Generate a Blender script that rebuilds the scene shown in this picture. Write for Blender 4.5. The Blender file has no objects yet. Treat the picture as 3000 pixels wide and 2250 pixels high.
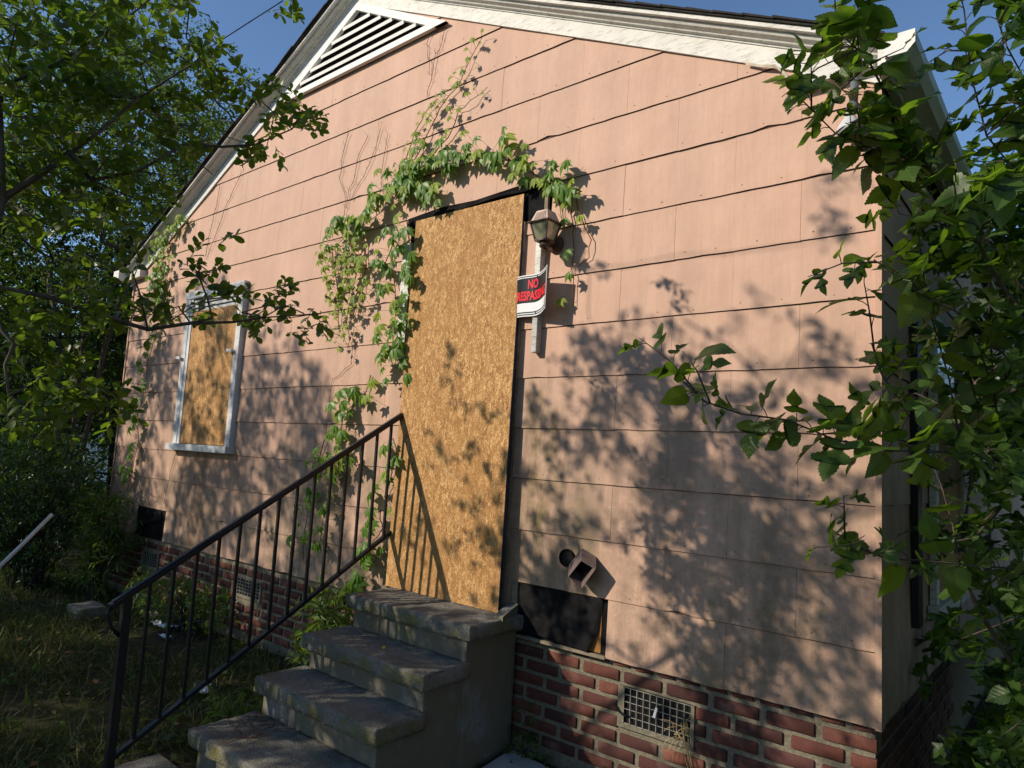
import bpy, bmesh, math, random
import numpy as np
from mathutils import Vector, Matrix

# ------------------------------------------------------------------ camera, sky, sun, exposure
scene = bpy.context.scene
COL = scene.collection
CAM = np.array((0.6737, -3.1198, 1.5689))
YAW, PITCH, ROLL = math.radians(-39.877), math.radians(6.011), math.radians(3.190)
_d = np.array((math.sin(YAW)*math.cos(PITCH), math.cos(YAW)*math.cos(PITCH), math.sin(PITCH)))
_r0 = np.array((math.cos(YAW), -math.sin(YAW), 0.0))
_u0 = np.cross(_r0, _d)
_r = _r0*math.cos(ROLL)+_u0*math.sin(ROLL)
_u = -_r0*math.sin(ROLL)+_u0*math.cos(ROLL)
cd = bpy.data.cameras.new('camera')
cam = bpy.data.objects.new('camera', cd)
COL.objects.link(cam)
cam.matrix_world = Matrix(((_r[0], _u[0], -_d[0], CAM[0]), (_r[1], _u[1], -_d[1], CAM[1]), (_r[2], _u[2], -_d[2], CAM[2]), (0, 0, 0, 1)))
cd.sensor_fit = 'HORIZONTAL'; cd.sensor_width = 36.0; cd.lens = 36.0*2049.74/3000.0
cd.clip_start = 0.05; cd.clip_end = 3000
scene.camera = cam

SUN = np.array((0.66, 1.0, -0.64)); SUNN = SUN/np.linalg.norm(SUN)      # the way the light travels
ELEV = math.asin(-SUNN[2]); AZ = math.atan2(-SUNN[0], -SUNN[1])           # azimuth clockwise from +y
world = bpy.data.worlds.new('World'); scene.world = world; world.use_nodes = True
wn = world.node_tree.nodes; wl = world.node_tree.links
for n in list(wn): wn.remove(n)
sky = wn.new('ShaderNodeTexSky'); sky.sky_type = 'NISHITA'; sky.sun_disc = False
sky.sun_elevation = ELEV; sky.sun_rotation = AZ
sky.air_density = 1.0; sky.dust_density = 0.1; sky.ozone_density = 4.5
bg = wn.new('ShaderNodeBackground'); bg.inputs['Strength'].default_value = 0.15
wo = wn.new('ShaderNodeOutputWorld')
wl.new(sky.outputs['Color'], bg.inputs['Color']); wl.new(bg.outputs['Background'], wo.inputs['Surface'])

sd = bpy.data.lights.new('sun', 'SUN'); sd.energy = 5.0; sd.angle = math.radians(0.53); sd.color = (1.0, 0.88, 0.72)
so = bpy.data.objects.new('sun', sd); COL.objects.link(so)
so.rotation_euler = Vector(SUNN).to_track_quat('-Z', 'Y').to_euler(); so.location = (-8, -12, 12)

vs = scene.view_settings
vs.view_transform = 'Standard'; vs.look = 'None'; vs.gamma = 1.0; vs.exposure = 0.0
try: vs.use_curve_mapping = False
except Exception: pass
scene.render.engine = 'CYCLES'
scene.cycles.max_bounces = 6; scene.cycles.transparent_max_bounces = 8

# ------------------------------------------------------------------ helpers: objects and meshes
def tag(o, label=None, cat=None, group=None, kind=None):
    if label: o['label'] = label
    if cat: o['category'] = cat
    if group: o['group'] = group
    if kind: o['kind'] = kind
    return o

def thing(name, label, cat, loc, group=None):
    o = bpy.data.objects.new(name, None); COL.objects.link(o); o.location = loc
    o.empty_display_size = 0.1
    return tag(o, label, cat, group)

def pinv(o, parent):
    """parent o while its coordinates stay in the world's frame"""
    o.parent = parent
    q = parent; m = Matrix.Identity(4)
    while q is not None:
        m = q.matrix_basis @ m if q.parent is None else q.matrix_parent_inverse @ q.matrix_basis @ m
        q = q.parent
    o.matrix_parent_inverse = m.inverted()

def link(name, me, parent=None, mat=None, matrix=None):
    o = bpy.data.objects.new(name, me); COL.objects.link(o)
    if matrix is not None: o.matrix_basis = matrix
    if parent is not None: pinv(o, parent)
    if mat is not None and len(me.materials) == 0: me.materials.append(mat)
    return o

class MB:
    def __init__(s): s.v = []; s.f = []
    def quad(s, a, b, c, d):
        i = len(s.v); s.v += [tuple(a), tuple(b), tuple(c), tuple(d)]; s.f.append((i, i+1, i+2, i+3))
    def poly(s, pts):
        i = len(s.v); s.v += [tuple(p) for p in pts]; s.f.append(tuple(range(i, i+len(pts))))
    def box(s, x0, x1, y0, y1, z0, z1):
        i = len(s.v)
        s.v += [(x0,y0,z0),(x1,y0,z0),(x1,y1,z0),(x0,y1,z0),(x0,y0,z1),(x1,y0,z1),(x1,y1,z1),(x0,y1,z1)]
        for q in ((0,3,2,1),(4,5,6,7),(0,1,5,4),(1,2,6,5),(2,3,7,6),(3,0,4,7)): s.f.append(tuple(i+k for k in q))
        return s
    def prism(s, pts, off):
        """extrude the polygon pts (3-D) by off"""
        i = len(s.v); n = len(pts); off = Vector(off)
        s.v += [tuple(p) for p in pts]+[tuple(Vector(p)+off) for p in pts]
        s.f.append(tuple(range(i, i+n))); s.f.append(tuple(i+n+k for k in reversed(range(n))))
        for k in range(n):
            l = (k+1) % n; s.f.append((i+k, i+n+k, i+n+l, i+l))
        return s
    def bar(s, a, b, w, h, up=(0,0,1)):
        a = Vector(a); b = Vector(b); d = (b-a).normalized(); x = d.cross(Vector(up)).normalized(); y = x.cross(d)
        p = [a+x*sx*w/2+y*sy*h/2 for sx, sy in ((-1,-1),(1,-1),(1,1),(-1,1))]
        return s.prism(p, b-a)
    def tube(s, pts, rad, n=6, cap=True):
        pts = [Vector(p) for p in pts]
        if not hasattr(rad, '__len__'): rad = [rad]*len(pts)
        i0 = len(s.v); ref = None
        for k, p in enumerate(pts):
            d = (pts[min(k+1, len(pts)-1)]-pts[max(k-1, 0)])
            if d.length < 1e-9: d = Vector((0,0,1))
            d.normalize()
            if ref is None:
                ref = Vector((0,0,1)) if abs(d.z) < .8 else Vector((1,0,0))
            x = ref-d*ref.dot(d)
            if x.length < 1e-6: x = d.orthogonal()
            x.normalize(); ref = x; y = d.cross(x)
            for j in range(n):
                t = 2*math.pi*j/n; s.v.append(tuple(p+(x*math.cos(t)+y*math.sin(t))*rad[k]))
        for k in range(len(pts)-1):
            for j in range(n):
                l = (j+1) % n; a = i0+k*n
                s.f.append((a+j, a+l, a+n+l, a+n+j))
        if cap:
            s.f.append(tuple(i0+j for j in reversed(range(n)))); e = i0+(len(pts)-1)*n
            s.f.append(tuple(e+j for j in range(n)))
        return s
    def lathe(s, prof, c, axis='Z', n=16):
        """prof: (r, h) pairs round the axis through c"""
        i0 = len(s.v)
        for r, h in prof:
            for j in range(n):
                t = 2*math.pi*j/n; a, b = r*math.cos(t), r*math.sin(t)
                s.v.append((c[0]+a, c[1]+b, c[2]+h) if axis == 'Z' else (c[0]+a, c[1]-h, c[2]+b))
        for k in range(len(prof)-1):
            for j in range(n):
                l = (j+1) % n; a = i0+k*n; s.f.append((a+j, a+l, a+n+l, a+n+j))
        s.f.append(tuple(i0+j for j in reversed(range(n)))); e = i0+(len(prof)-1)*n; s.f.append(tuple(e+j for j in range(n)))
        return s
    def mesh(s, name, mat=None, smooth=False, bevel=0):
        me = bpy.data.meshes.new(name); me.from_pydata(s.v, [], s.f)
        bm = bmesh.new(); bm.from_mesh(me)
        bmesh.ops.recalc_face_normals(bm, faces=bm.faces)
        if bevel:
            bmesh.ops.remove_doubles(bm, verts=bm.verts, dist=1e-5)
            bmesh.ops.bevel(bm, geom=[e for e in bm.edges if len(e.link_faces) == 2 and e.calc_face_angle() > .5], offset=bevel, segments=2, affect='EDGES', profile=.6)
        bm.to_mesh(me); bm.free()
        if mat: me.materials.append(mat)
        if smooth:
            for p in me.polygons: p.use_smooth = True
        me.update(); return me
    def obj(s, name, mat=None, parent=None, smooth=False, bevel=0):
        return link(name, s.mesh(name, mat, smooth, bevel), parent)

# ------------------------------------------------------------------ helpers: materials
class T:
    """a small node-tree writer; sockets are passed as values"""
    def __init__(s, name):
        s.m = bpy.data.materials.new(name); s.m.use_nodes = True; s.t = s.m.node_tree
        s.n = s.t.nodes; s.l = s.t.links
        for q in list(s.n): s.n.remove(q)
        s.out = s.n.new('ShaderNodeOutputMaterial'); s.b = s.n.new('ShaderNodeBsdfPrincipled')
        s.l.new(s.b.outputs[0], s.out.inputs['Surface'])
        s.pos = s.n.new('ShaderNodeNewGeometry').outputs['Position']
    def put(s, sock, v):
        if isinstance(v, bpy.types.NodeSocket): s.l.new(v, sock)
        elif hasattr(v, '__len__') and len(v) == 3 and sock.type == 'RGBA': sock.default_value = (*v, 1)
        else: sock.default_value = v
    def new(s, typ, **kw):
        q = s.n.new(typ)
        for k, v in kw.items(): setattr(q, k, v)
        return q
    def scale(s, v, sc):
        q = s.new('ShaderNodeVectorMath', operation='MULTIPLY'); s.put(q.inputs[0], v); q.inputs[1].default_value = sc; return q.outputs[0]
    def add(s, v, w):
        q = s.new('ShaderNodeVectorMath', operation='ADD'); s.put(q.inputs[0], v); s.put(q.inputs[1], w); return q.outputs[0]
    def noise(s, scale, vec=None, detail=4, rough=.55, dist=0, col=False):
        q = s.new('ShaderNodeTexNoise'); s.put(q.inputs['Vector'], vec if vec is not None else s.pos)
        q.inputs['Scale'].default_value = scale; q.inputs['Detail'].default_value = detail
        q.inputs['Roughness'].default_value = rough; q.inputs['Distortion'].default_value = dist
        return q.outputs['Color' if col else 0]
    def voro(s, scale, vec=None, feature='F1', out='Distance', rnd=1.0):
        q = s.new('ShaderNodeTexVoronoi', feature=feature); s.put(q.inputs['Vector'], vec if vec is not None else s.pos)
        q.inputs['Scale'].default_value = scale; q.inputs['Randomness'].default_value = rnd; return q.outputs[out]
    def ramp(s, f, *stops, interp='LINEAR'):
        q = s.new('ShaderNodeValToRGB'); s.put(q.inputs[0], f); cr = q.color_ramp; cr.interpolation = interp
        while len(cr.elements) < len(stops): cr.elements.new(.5)
        for e, (p, c) in zip(cr.elements, stops):
            e.position = p; e.color = (*c, 1) if hasattr(c, '__len__') else (c, c, c, 1)
        return q.outputs[0]
    def mix(s, f, a, b, mode='MIX'):
        q = s.new('ShaderNodeMix', data_type='RGBA', blend_type=mode)
        s.put(q.inputs[0], f); s.put(q.inputs[6], a); s.put(q.inputs[7], b); return q.outputs[2]
    def math(s, op, a, b=0.0, clamp=False):
        q = s.new('ShaderNodeMath', operation=op, use_clamp=clamp); s.put(q.inputs[0], a); s.put(q.inputs[1], b); return q.outputs[0]
    def xyz(s, v=None):
        q = s.new('ShaderNodeSeparateXYZ'); s.put(q.inputs[0], v if v is not None else s.pos); return q.outputs
    def rand(s): return s.new('ShaderNodeObjectInfo').outputs['Random']
    def bump(s, h, strength=.3, dist=.01, base=None):
        q = s.new('ShaderNodeBump'); s.put(q.inputs['Height'], h); q.inputs['Strength'].default_value = strength
        q.inputs['Distance'].default_value = dist
        if base is not None: s.put(q.inputs['Normal'], base)
        return q.outputs[0]
    def done(s, col, rough=.8, normal=None, spec=.3, metal=0):
        s.put(s.b.inputs['Base Color'], col); s.put(s.b.inputs['Roughness'], rough)
        s.b.inputs['Specular IOR Level'].default_value = spec; s.b.inputs['Metallic'].default_value = metal
        if normal is not None: s.put(s.b.inputs['Normal'], normal)
        return s.m

def plain(name, col, rough=.7, nscale=30, amt=.25, spec=.3, metal=0, bump=.1):
    t = T(name); n = t.noise(nscale, detail=5); n2 = t.noise(nscale*.17, detail=3)
    f = t.math('MULTIPLY', n, n2)
    c = t.mix(t.ramp(f, (.1, 0.), (.45, 1.)), tuple(x*(1-amt) for x in col), tuple(min(1, x*(1+amt*.6)) for x in col))
    return t.done(c, rough, t.bump(n, bump, .003), spec, metal)

M = {}
def siding(name, grime=1.0):
    t = T(name); x = t.xyz()
    wall = t.scale(t.pos, (1, 1, 1))
    grain = t.noise(1, t.scale(t.pos, (170, 170, 1.6)), detail=3, rough=.6)
    coarse = t.noise(3.1, detail=5); fine = t.noise(55, detail=6, rough=.7)
    var = t.rand()
    c = t.ramp(coarse, (.3, (.555, .342, .245)), (.7, (.62, .393, .284)))
    c = t.mix(t.math('MULTIPLY', var, .22), c, (.52, .35, .275))
    # weathering: vertical wash streaks, mildew that thickens toward the base course, dirt specks
    streak = t.noise(1, t.scale(t.pos, (6.5, 6.5, .55)), detail=5, rough=.65)
    low = t.ramp(x[2], (.0, 1.), (.5, 1.), (1.0, 0.))
    q = t.n[-1]
    zr = t.new('ShaderNodeMapRange'); t.put(zr.inputs[0], x[2]); zr.inputs[1].default_value = .5; zr.inputs[2].default_value = 2.6; zr.inputs[3].default_value = 1; zr.inputs[4].default_value = 0
    dirt = t.math('MULTIPLY', t.ramp(streak, (.36, 0.), (.66, 1.)), t.math('ADD', t.math('MULTIPLY', zr.outputs[0], .75), .2))
    c = t.mix(t.math('MULTIPLY', dirt, .9*grime), c, (.20, .145, .10))
    mil = t.math('MULTIPLY', t.ramp(t.noise(1, t.scale(t.pos, (4, 4, 1.3)), detail=6, rough=.7), (.46, 0.), (.70, 1.)), zr.outputs[0])
    c = t.mix(t.math('MULTIPLY', mil, .75*grime), c, (.15, .135, .05))
    zg = t.new('ShaderNodeMapRange'); t.put(zg.inputs[0], x[2]); zg.inputs[1].default_value = .6; zg.inputs[2].default_value = 2.3; zg.inputs[3].default_value = 1; zg.inputs[4].default_value = .06
    gr = t.math('MULTIPLY', t.ramp(t.noise(13, detail=8, rough=.75), (.40, 0.), (.60, 1.)), t.math('MULTIPLY', zg.outputs[0], t.ramp(t.noise(1.9, detail=3), (.32, .15), (.6, 1.))))
    c = t.mix(t.math('MULTIPLY', gr, .72*grime), c, (.150, .098, .062))
    c = t.mix(t.math('MULTIPLY', t.ramp(t.noise(70, detail=4, rough=.8), (.58, 0.), (.68, 1.)), t.math('MULTIPLY', zg.outputs[0], .55*grime)), c, (.07, .05, .035))
    # green-brown algae beside the door where the post drips
    ax = t.new('ShaderNodeMapRange'); t.put(ax.inputs[0], t.math('ABSOLUTE', t.math('ADD', x[0], 1.68))); ax.inputs[1].default_value = .02; ax.inputs[2].default_value = .22; ax.inputs[3].default_value = 1; ax.inputs[4].default_value = 0
    az = t.ramp(t.math('MULTIPLY', x[2], .4), (.3, 0.), (.42, 1.), (.74, 1.), (.86, 0.))
    alg = t.math('MULTIPLY', t.math('MULTIPLY', ax.outputs[0], az), t.ramp(t.noise(1, t.scale(t.pos, (14, 14, 4)), detail=6, rough=.7), (.4, 0.), (.62, 1.)))
    c = t.mix(t.math('MULTIPLY', alg, .8*grime), c, (.15, .12, .03))
    # rusty wash below the window
    wx = t.new('ShaderNodeMapRange'); t.put(wx.inputs[0], t.math('ABSOLUTE', t.math('ADD', x[0], 5.35))); wx.inputs[1].default_value = .1; wx.inputs[2].default_value = .75; wx.inputs[3].default_value = 1; wx.inputs[4].default_value = 0
    wz = t.ramp(t.math('MULTIPLY', x[2], .5), (.28, 1.), (.72, 1.), (.76, 0.))
    rus = t.math('MULTIPLY', t.math('MULTIPLY', wx.outputs[0], wz), t.ramp(t.noise(1, t.scale(t.pos, (9, 9, .5)), detail=5, rough=.7), (.4, 0.), (.65, 1.)))
    c = t.mix(t.math('MULTIPLY', rus, .75*grime), c, (.17, .085, .03))
    pl = t.ramp(t.noise(7, t.scale(t.pos, (1, 1, 1.5)), detail=7, rough=.72), (.665, 0.), (.69, 1.)); c = t.mix(t.math('MULTIPLY', pl, .55), c, (.50, .42, .36))
    sp = t.ramp(t.voro(42), (.03, 1.), (.07, 0.))
    sp = t.math('MULTIPLY', sp, t.ramp(t.noise(2.3), (.52, 0.), (.6, 1.)))
    c = t.mix(t.math('MULTIPLY', sp, .6), c, (.12, .09, .07))
    c = t.mix(t.math('MULTIPLY', t.ramp(grain, (.25, 1.), (.5, 0.)), .16), c, (.25, .16, .12))
    h = t.math('ADD', t.math('MULTIPLY', grain, .7), t.math('MULTIPLY', fine, .5))
    warp = t.bump(t.math('ADD', t.noise(2.2, detail=2), t.math('MULTIPLY', t.noise(11, detail=3), .25)), .35, .03)
    return t.done(c, t.ramp(fine, (.3, .62), (.7, .8)), t.bump(h, .32, .0035, warp), .35)
M['lap_shadow'] = plain('painted lap shadow on shingle', (.17, .095, .072), .9, 40, .4)  # stands for the shadow line under each course, put into the colour
M['siding'] = siding('pink painted shingle')
M['siding_side'] = siding('pink painted shingle side', .6)

def osb():
    t = T('particle board'); v = t.scale(t.pos, (1, 1, .75))
    d = t.add(v, t.scale(t.noise(14, detail=2, col=True), (.05, .05, .05)))
    c1 = t.voro(270, t.scale(d, (1, 1, .6)), out='Color'); c2 = t.voro(310, t.scale(d, (1.3, 1.3, .6)), out='Color')
    c3 = t.voro(64, t.scale(d, (1, 1, .5)), out='Color'); g3 = t.new('ShaderNodeSeparateColor'); t.put(g3.inputs[0], c3)
    g1 = t.new('ShaderNodeSeparateColor'); t.put(g1.inputs[0], c1); g2 = t.new('ShaderNodeSeparateColor'); t.put(g2.inputs[0], c2)
    f = t.math('ADD', t.math('ADD', t.math('MULTIPLY', g1.outputs[0], .45), t.math('MULTIPLY', g2.outputs[1], .27)), t.math('MULTIPLY', g3.outputs[0], .28))
    col = t.ramp(f, (.15, (.19, .082, .024)), (.38, (.33, .165, .052)), (.60, (.44, .24, .083)), (.80, (.70, .46, .21)))
    big = t.ramp(t.voro(26, t.scale(d, (1.3, 1.3, .42))), (.10, 1.), (.17, 0.)); col = t.mix(t.math('MULTIPLY', big, .42), col, (.74, .53, .27))
    dk = t.ramp(t.voro(21, t.scale(d, (1.4, 1.4, .45))), (.07, 1.), (.14, 0.)); col = t.mix(t.math('MULTIPLY', dk, .4), col, (.17, .07, .02))
    z = t.xyz()[2]
    low = t.new('ShaderNodeMapRange'); t.put(low.inputs[0], z); low.inputs[1].default_value = .72; low.inputs[2].default_value = 1.7; low.inputs[3].default_value = 1; low.inputs[4].default_value = 0
    st = t.math('MULTIPLY', low.outputs[0], t.ramp(t.noise(1, t.scale(t.pos, (11, 11, 1.4)), detail=5), (.42, 0.), (.65, 1.)))
    col = t.mix(t.math('MULTIPLY', st, .55), col, (.22, .11, .035))
    col = t.mix(t.ramp(t.noise(4, t.scale(t.pos, (1.5, 1.5, .6)), detail=5), (.45, 0.), (.7, .5)), col, (.33, .16, .048))
    return t.done(col, .75, t.bump(f, .35, .0025), .3)
M['osb'] = osb()

def white_paint(name='weathered white paint', col=(.71, .70, .65), peel=.5, grimy=.4):
    t = T(name); n = t.noise(9, detail=6, rough=.65); p = t.noise(1, t.scale(t.pos, (14, 60, 75)), detail=7, rough=.75)
    c = t.mix(t.ramp(n, (.35, 0.), (.75, grimy)), col, (.36, .35, .30))
    c = t.mix(t.ramp(p, (.56-.08*peel, 0.), (.63, peel)), c, (.22, .20, .16))
    c = t.mix(t.ramp(t.voro(60), (.02, .6), (.05, 0.)), c, (.10, .09, .08))
    return t.done(c, .6, t.bump(t.math('ADD', p, t.math('MULTIPLY', n, .4)), .35, .004), .35)
M['white'] = white_paint()
M['white_clean'] = white_paint('white vinyl trim', (.78, .77, .73), .12, .12)
M['window_paint'] = white_paint('grey weathered window paint', (.64, .66, .67), .5, .5)
M['post_paint'] = white_paint('flaking white post paint', (.72, .71, .66), .85, .5)
M['post_bare'] = white_paint('bare peeling post end', (.50, .50, .48), 1.0, .9)
M['nail'] = plain('rusty nail head', (.16, .085, .06), .8)
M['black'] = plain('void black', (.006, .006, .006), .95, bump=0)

def felt():
    t = T('black tar paper'); n = t.noise(7, detail=6, rough=.7); s_ = t.noise(1, t.scale(t.pos, (5, 5, 12)), detail=5)
    c = t.mix(t.ramp(n, (.4, 0.), (.7, 1.)), (.005, .005, .006), (.020, .019, .018))
    c = t.mix(t.ramp(s_, (.68, 0.), (.76, .4)), c, (.05, .045, .036))
    return t.done(c, .92, t.bump(n, .5, .008), .12)
M['felt'] = felt()
M['rawwood'] = plain('raw orange sheathing board', (.30, .13, .035), .7, 22, .5, bump=.3)
M['oldwood'] = plain('old grey lumber', (.24, .20, .14), .8, 30, .5, bump=.3)

def brick():
    t = T('red foundation brick'); r = t.rand(); n = t.noise(28, detail=6, rough=.7); g = t.noise(6, detail=5)
    c = t.ramp(r, (0., (.055, .024, .021)), (.3, (.092, .033, .025)), (.55, (.125, .042, .029)), (.8, (.170, .062, .040)), (1., (.085, .036, .034)))
    c = t.mix(t.ramp(n, (.35, .55), (.6, 0.)), c, (.07, .025, .022))
    c = t.mix(t.ramp(g, (.58, 0.), (.78, .5)), c, (.36, .20, .16))
    c = t.mix(t.ramp(t.voro(75), (.03, .5), (.06, 0.)), c, (.40, .34, .28))
    return t.done(c, .8, t.bump(t.math('ADD', n, t.math('MULTIPLY', g, .5)), .5, .004), .25)
M['brick'] = brick()
def mortar():
    t = T('sandy mortar'); n = t.noise(70, detail=6, rough=.75); g = t.noise(5, detail=4)
    c = t.mix(t.ramp(n, (.3, 0.), (.7, 1.)), (.13, .113, .08), (.30, .265, .195))
    c = t.mix(t.ramp(g, (.5, 0.), (.75, .6)), c, (.17, .16, .11))
    return t.done(c, .95, t.bump(t.math('ADD', n, t.math('MULTIPLY', t.noise(22), .8)), .9, .012), .1)
M['mortar'] = mortar()

def concrete(name, side=False):
    t = T(name); x = t.xyz(); n = t.noise(45, detail=7, rough=.7); g = t.noise(4.5, detail=6, rough=.65); pit = t.voro(130)
    c = t.mix(t.ramp(n, (.3, 0.), (.7, 1.)), (.125, .118, .102), (.26, .25, .225))
    c = t.mix(t.ramp(g, (.40, .55), (.62, 0.)), c, (.085, .078, .058))
    c = t.mix(t.ramp(pit, (.05, .75), (.12, 0.)), c, (.045, .042, .036))
    nz = t.new('ShaderNodeNewGeometry'); up = t.xyz(nz.outputs['Normal'])[2]
    moss = t.math('MULTIPLY', t.ramp(t.noise(7, detail=6, rough=.7), (.45, 0.), (.66, 1.)), t.ramp(up, (.3, 1.), (.75, .12)))
    c = t.mix(t.math('MULTIPLY', moss, .85), c, (.135, .125, .025))
    if side:
        pl = t.noise(2.4, t.scale(t.pos, (1, 1.2, .8)), detail=7, rough=.68)
        c = t.mix(t.ramp(pl, (.36, 0.), (.42, .85)), c, (.15, .133, .098))
        c = t.mix(t.math('MULTIPLY', t.ramp(pl, (.57, 0.), (.62, .8)), t.ramp(n, (.35, .2), (.6, 1.))), c, (.21, .22, .23))
        h = t.math('ADD', t.math('MULTIPLY', pl, 2.5), n)
    else: h = t.math('ADD', n, t.math('MULTIPLY', pit, .8))
    return t.done(c, .92, t.bump(h, .7, .008), .2)
M['concrete'] = concrete('mossy pitted concrete'); M['cement_side'] = concrete('peeling cement render', True)

M['iron'] = plain('black painted iron', (.006, .006, .009), .42, 60, .5, spec=.35, bump=.15)
M['shingle_roof'] = plain('dark asphalt roofing', (.035, .032, .028), .95, 60, .5, bump=.8)
M['bronze'] = plain('brown lantern metal', (.115, .062, .045), .5, 40, .4, spec=.4)
M['lantern_roof'] = plain('sun faded lantern roof', (.60, .45, .37), .6, 30, .2)
M['grey_plastic'] = plain('grey conduit plastic', (.13, .145, .15), .55, 20, .2)
M['hood'] = plain('weathered brown plastic hood', (.16, .115, .105), .6, 25, .35)
M['blue_edge'] = plain('blue painted board edge', (.012, .022, .07), .6)
M['galv'] = plain('rusty galvanised wire', (.36, .34, .30), .5, 60, .5, metal=.3)
M['tile'] = plain('pale paver', (.42, .42, .42), .7, 12, .3, bump=.3)
M['cable'] = plain('painted cable', (.62, .54, .43), .6)
M['dead_leaf'] = plain('dead leaf', (.25, .14, .05), .8)
M['yellow_leaf'] = plain('yellow fallen leaf', (.55, .36, .04), .6)
M['paper'] = plain('white litter', (.70, .72, .74), .7, 20, .15)
M['pvc'] = plain('white plastic pipe', (.55, .56, .56), .5, 14, .35)

def glass_mat():
    t = T('cloudy lantern glass'); n = t.noise(60, detail=5); g = t.noise(9, detail=4)
    c = t.mix(t.ramp(g, (.4, 0.), (.6, 1.)), (.34, .34, .20), (.62, .60, .44))
    m = t.done(c, .25, t.bump(n, .3, .003), .5)
    t.b.inputs['Transmission Weight'].default_value = .35
    return m
M['lamp_glass'] = glass_mat()
def wglass():
    t = T('dim window glass'); return t.done((.03, .035, .04), .08, None, .6)
M['window_glass'] = wglass()
for k, c, r_ in (('sign_black', (.012, .012, .013), .35), ('sign_white', (.72, .73, .74), .4), ('sign_red', (.72, .022, .035), .4)):
    M[k] = plain(k.replace('_', ' ')+' print', c, r_, 18, .12, bump=.02)

# ------------------------------------------------------------------ the house
from mathutils import noise as mnoise
random.seed(11)
E_ = 0.284136; ZT = 4.30
def Lz(k): return ZT-k*E_
XC, ZA, SL = -3.687, 5.05, 0.4916          # ridge line, frieze apex, roof slope
def rake(x): return ZA-SL*abs(x-XC)

def rough_box(x0, x1, y0, y1, z0, z1, cell=.03, r=.015, amp=.004, freq=14, wear=0.0):
    """a box of grid faces with rounded edges and an uneven skin"""
    lo = np.array((x0, y0, z0)); hi = np.array((x1, y1, z1)); mb = MB(); idx = {}
    def vid(p):
        key = tuple(round(c, 5) for c in p)
        if key not in idx:
            q = np.clip(p, lo+r, hi-r); d = np.array(p)-q; L = np.linalg.norm(d)
            n = d/L if L > 1e-9 else np.zeros(3)
            s = q+n*min(r, L) if L > 1e-9 else np.array(p)
            a = mnoise.fractal(Vector(s)*freq, 1.0, 2.0, 4)*amp
            edge = 1 if np.count_nonzero(np.abs(d) > 1e-6) >= 2 else 0
            a -= edge*wear*max(0, mnoise.noise(Vector(s)*9)+.25)
            idx[key] = len(mb.v); mb.v.append(tuple(s+n*a))
        return idx[key]
    def ticks(a, b):
        n = max(2, int(round((b-a-2*r)/cell))+1); t = [a, a+r*.5]+list(np.linspace(a+r, b-r, n))+[b-r*.5, b]; return t
    tx, ty, tz = ticks(x0, x1), ticks(y0, y1), ticks(z0, z1)
    for ax, A, B in ((2, tx, ty), (1, tx, tz), (0, ty, tz)):
        for side in (0, 1):
            c = (lo, hi)[side][ax]
            for i in range(len(A)-1):
                for j in range(len(B)-1):
                    q = []
                    for a, b in ((A[i], B[j]), (A[i+1], B[j]), (A[i+1], B[j+1]), (A[i], B[j+1])):
                        p = [a, b]; p.insert(ax, c); q.append(vid(p))
                    mb.f.append(tuple(q))
    return mb

house = thing('house', 'pink shingled cottage gable with boarded door and white trim', 'house', (XC, 4.5, 0))

# gable wall sheathing under tar paper, carrying the shingles
mb = MB()
mb.prism([(-7.385, .0, .60), (.0, .0, .60), (.0, .0, rake(0)+.05), (XC, .0, ZA+.05), (-7.385, .0, rake(-7.385)+.05)], (0, .12, 0))
gable = mb.obj('gable_wall', M['felt'], house)

def clip(poly, a, b, c):
    """keep a*x+b*z<=c"""
    out = []
    for i in range(len(poly)):
        p, q = poly[i], poly[(i+1) % len(poly)]
        dp, dq = a*p[0]+b*p[1]-c, a*q[0]+b*q[1]-c
        if dp <= 0: out.append(p)
        if dp*dq < 0:
            t = dp/(dp-dq); out.append((p[0]+(q[0]-p[0])*t, p[1]+(q[1]-p[1])*t))
    return out

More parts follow.
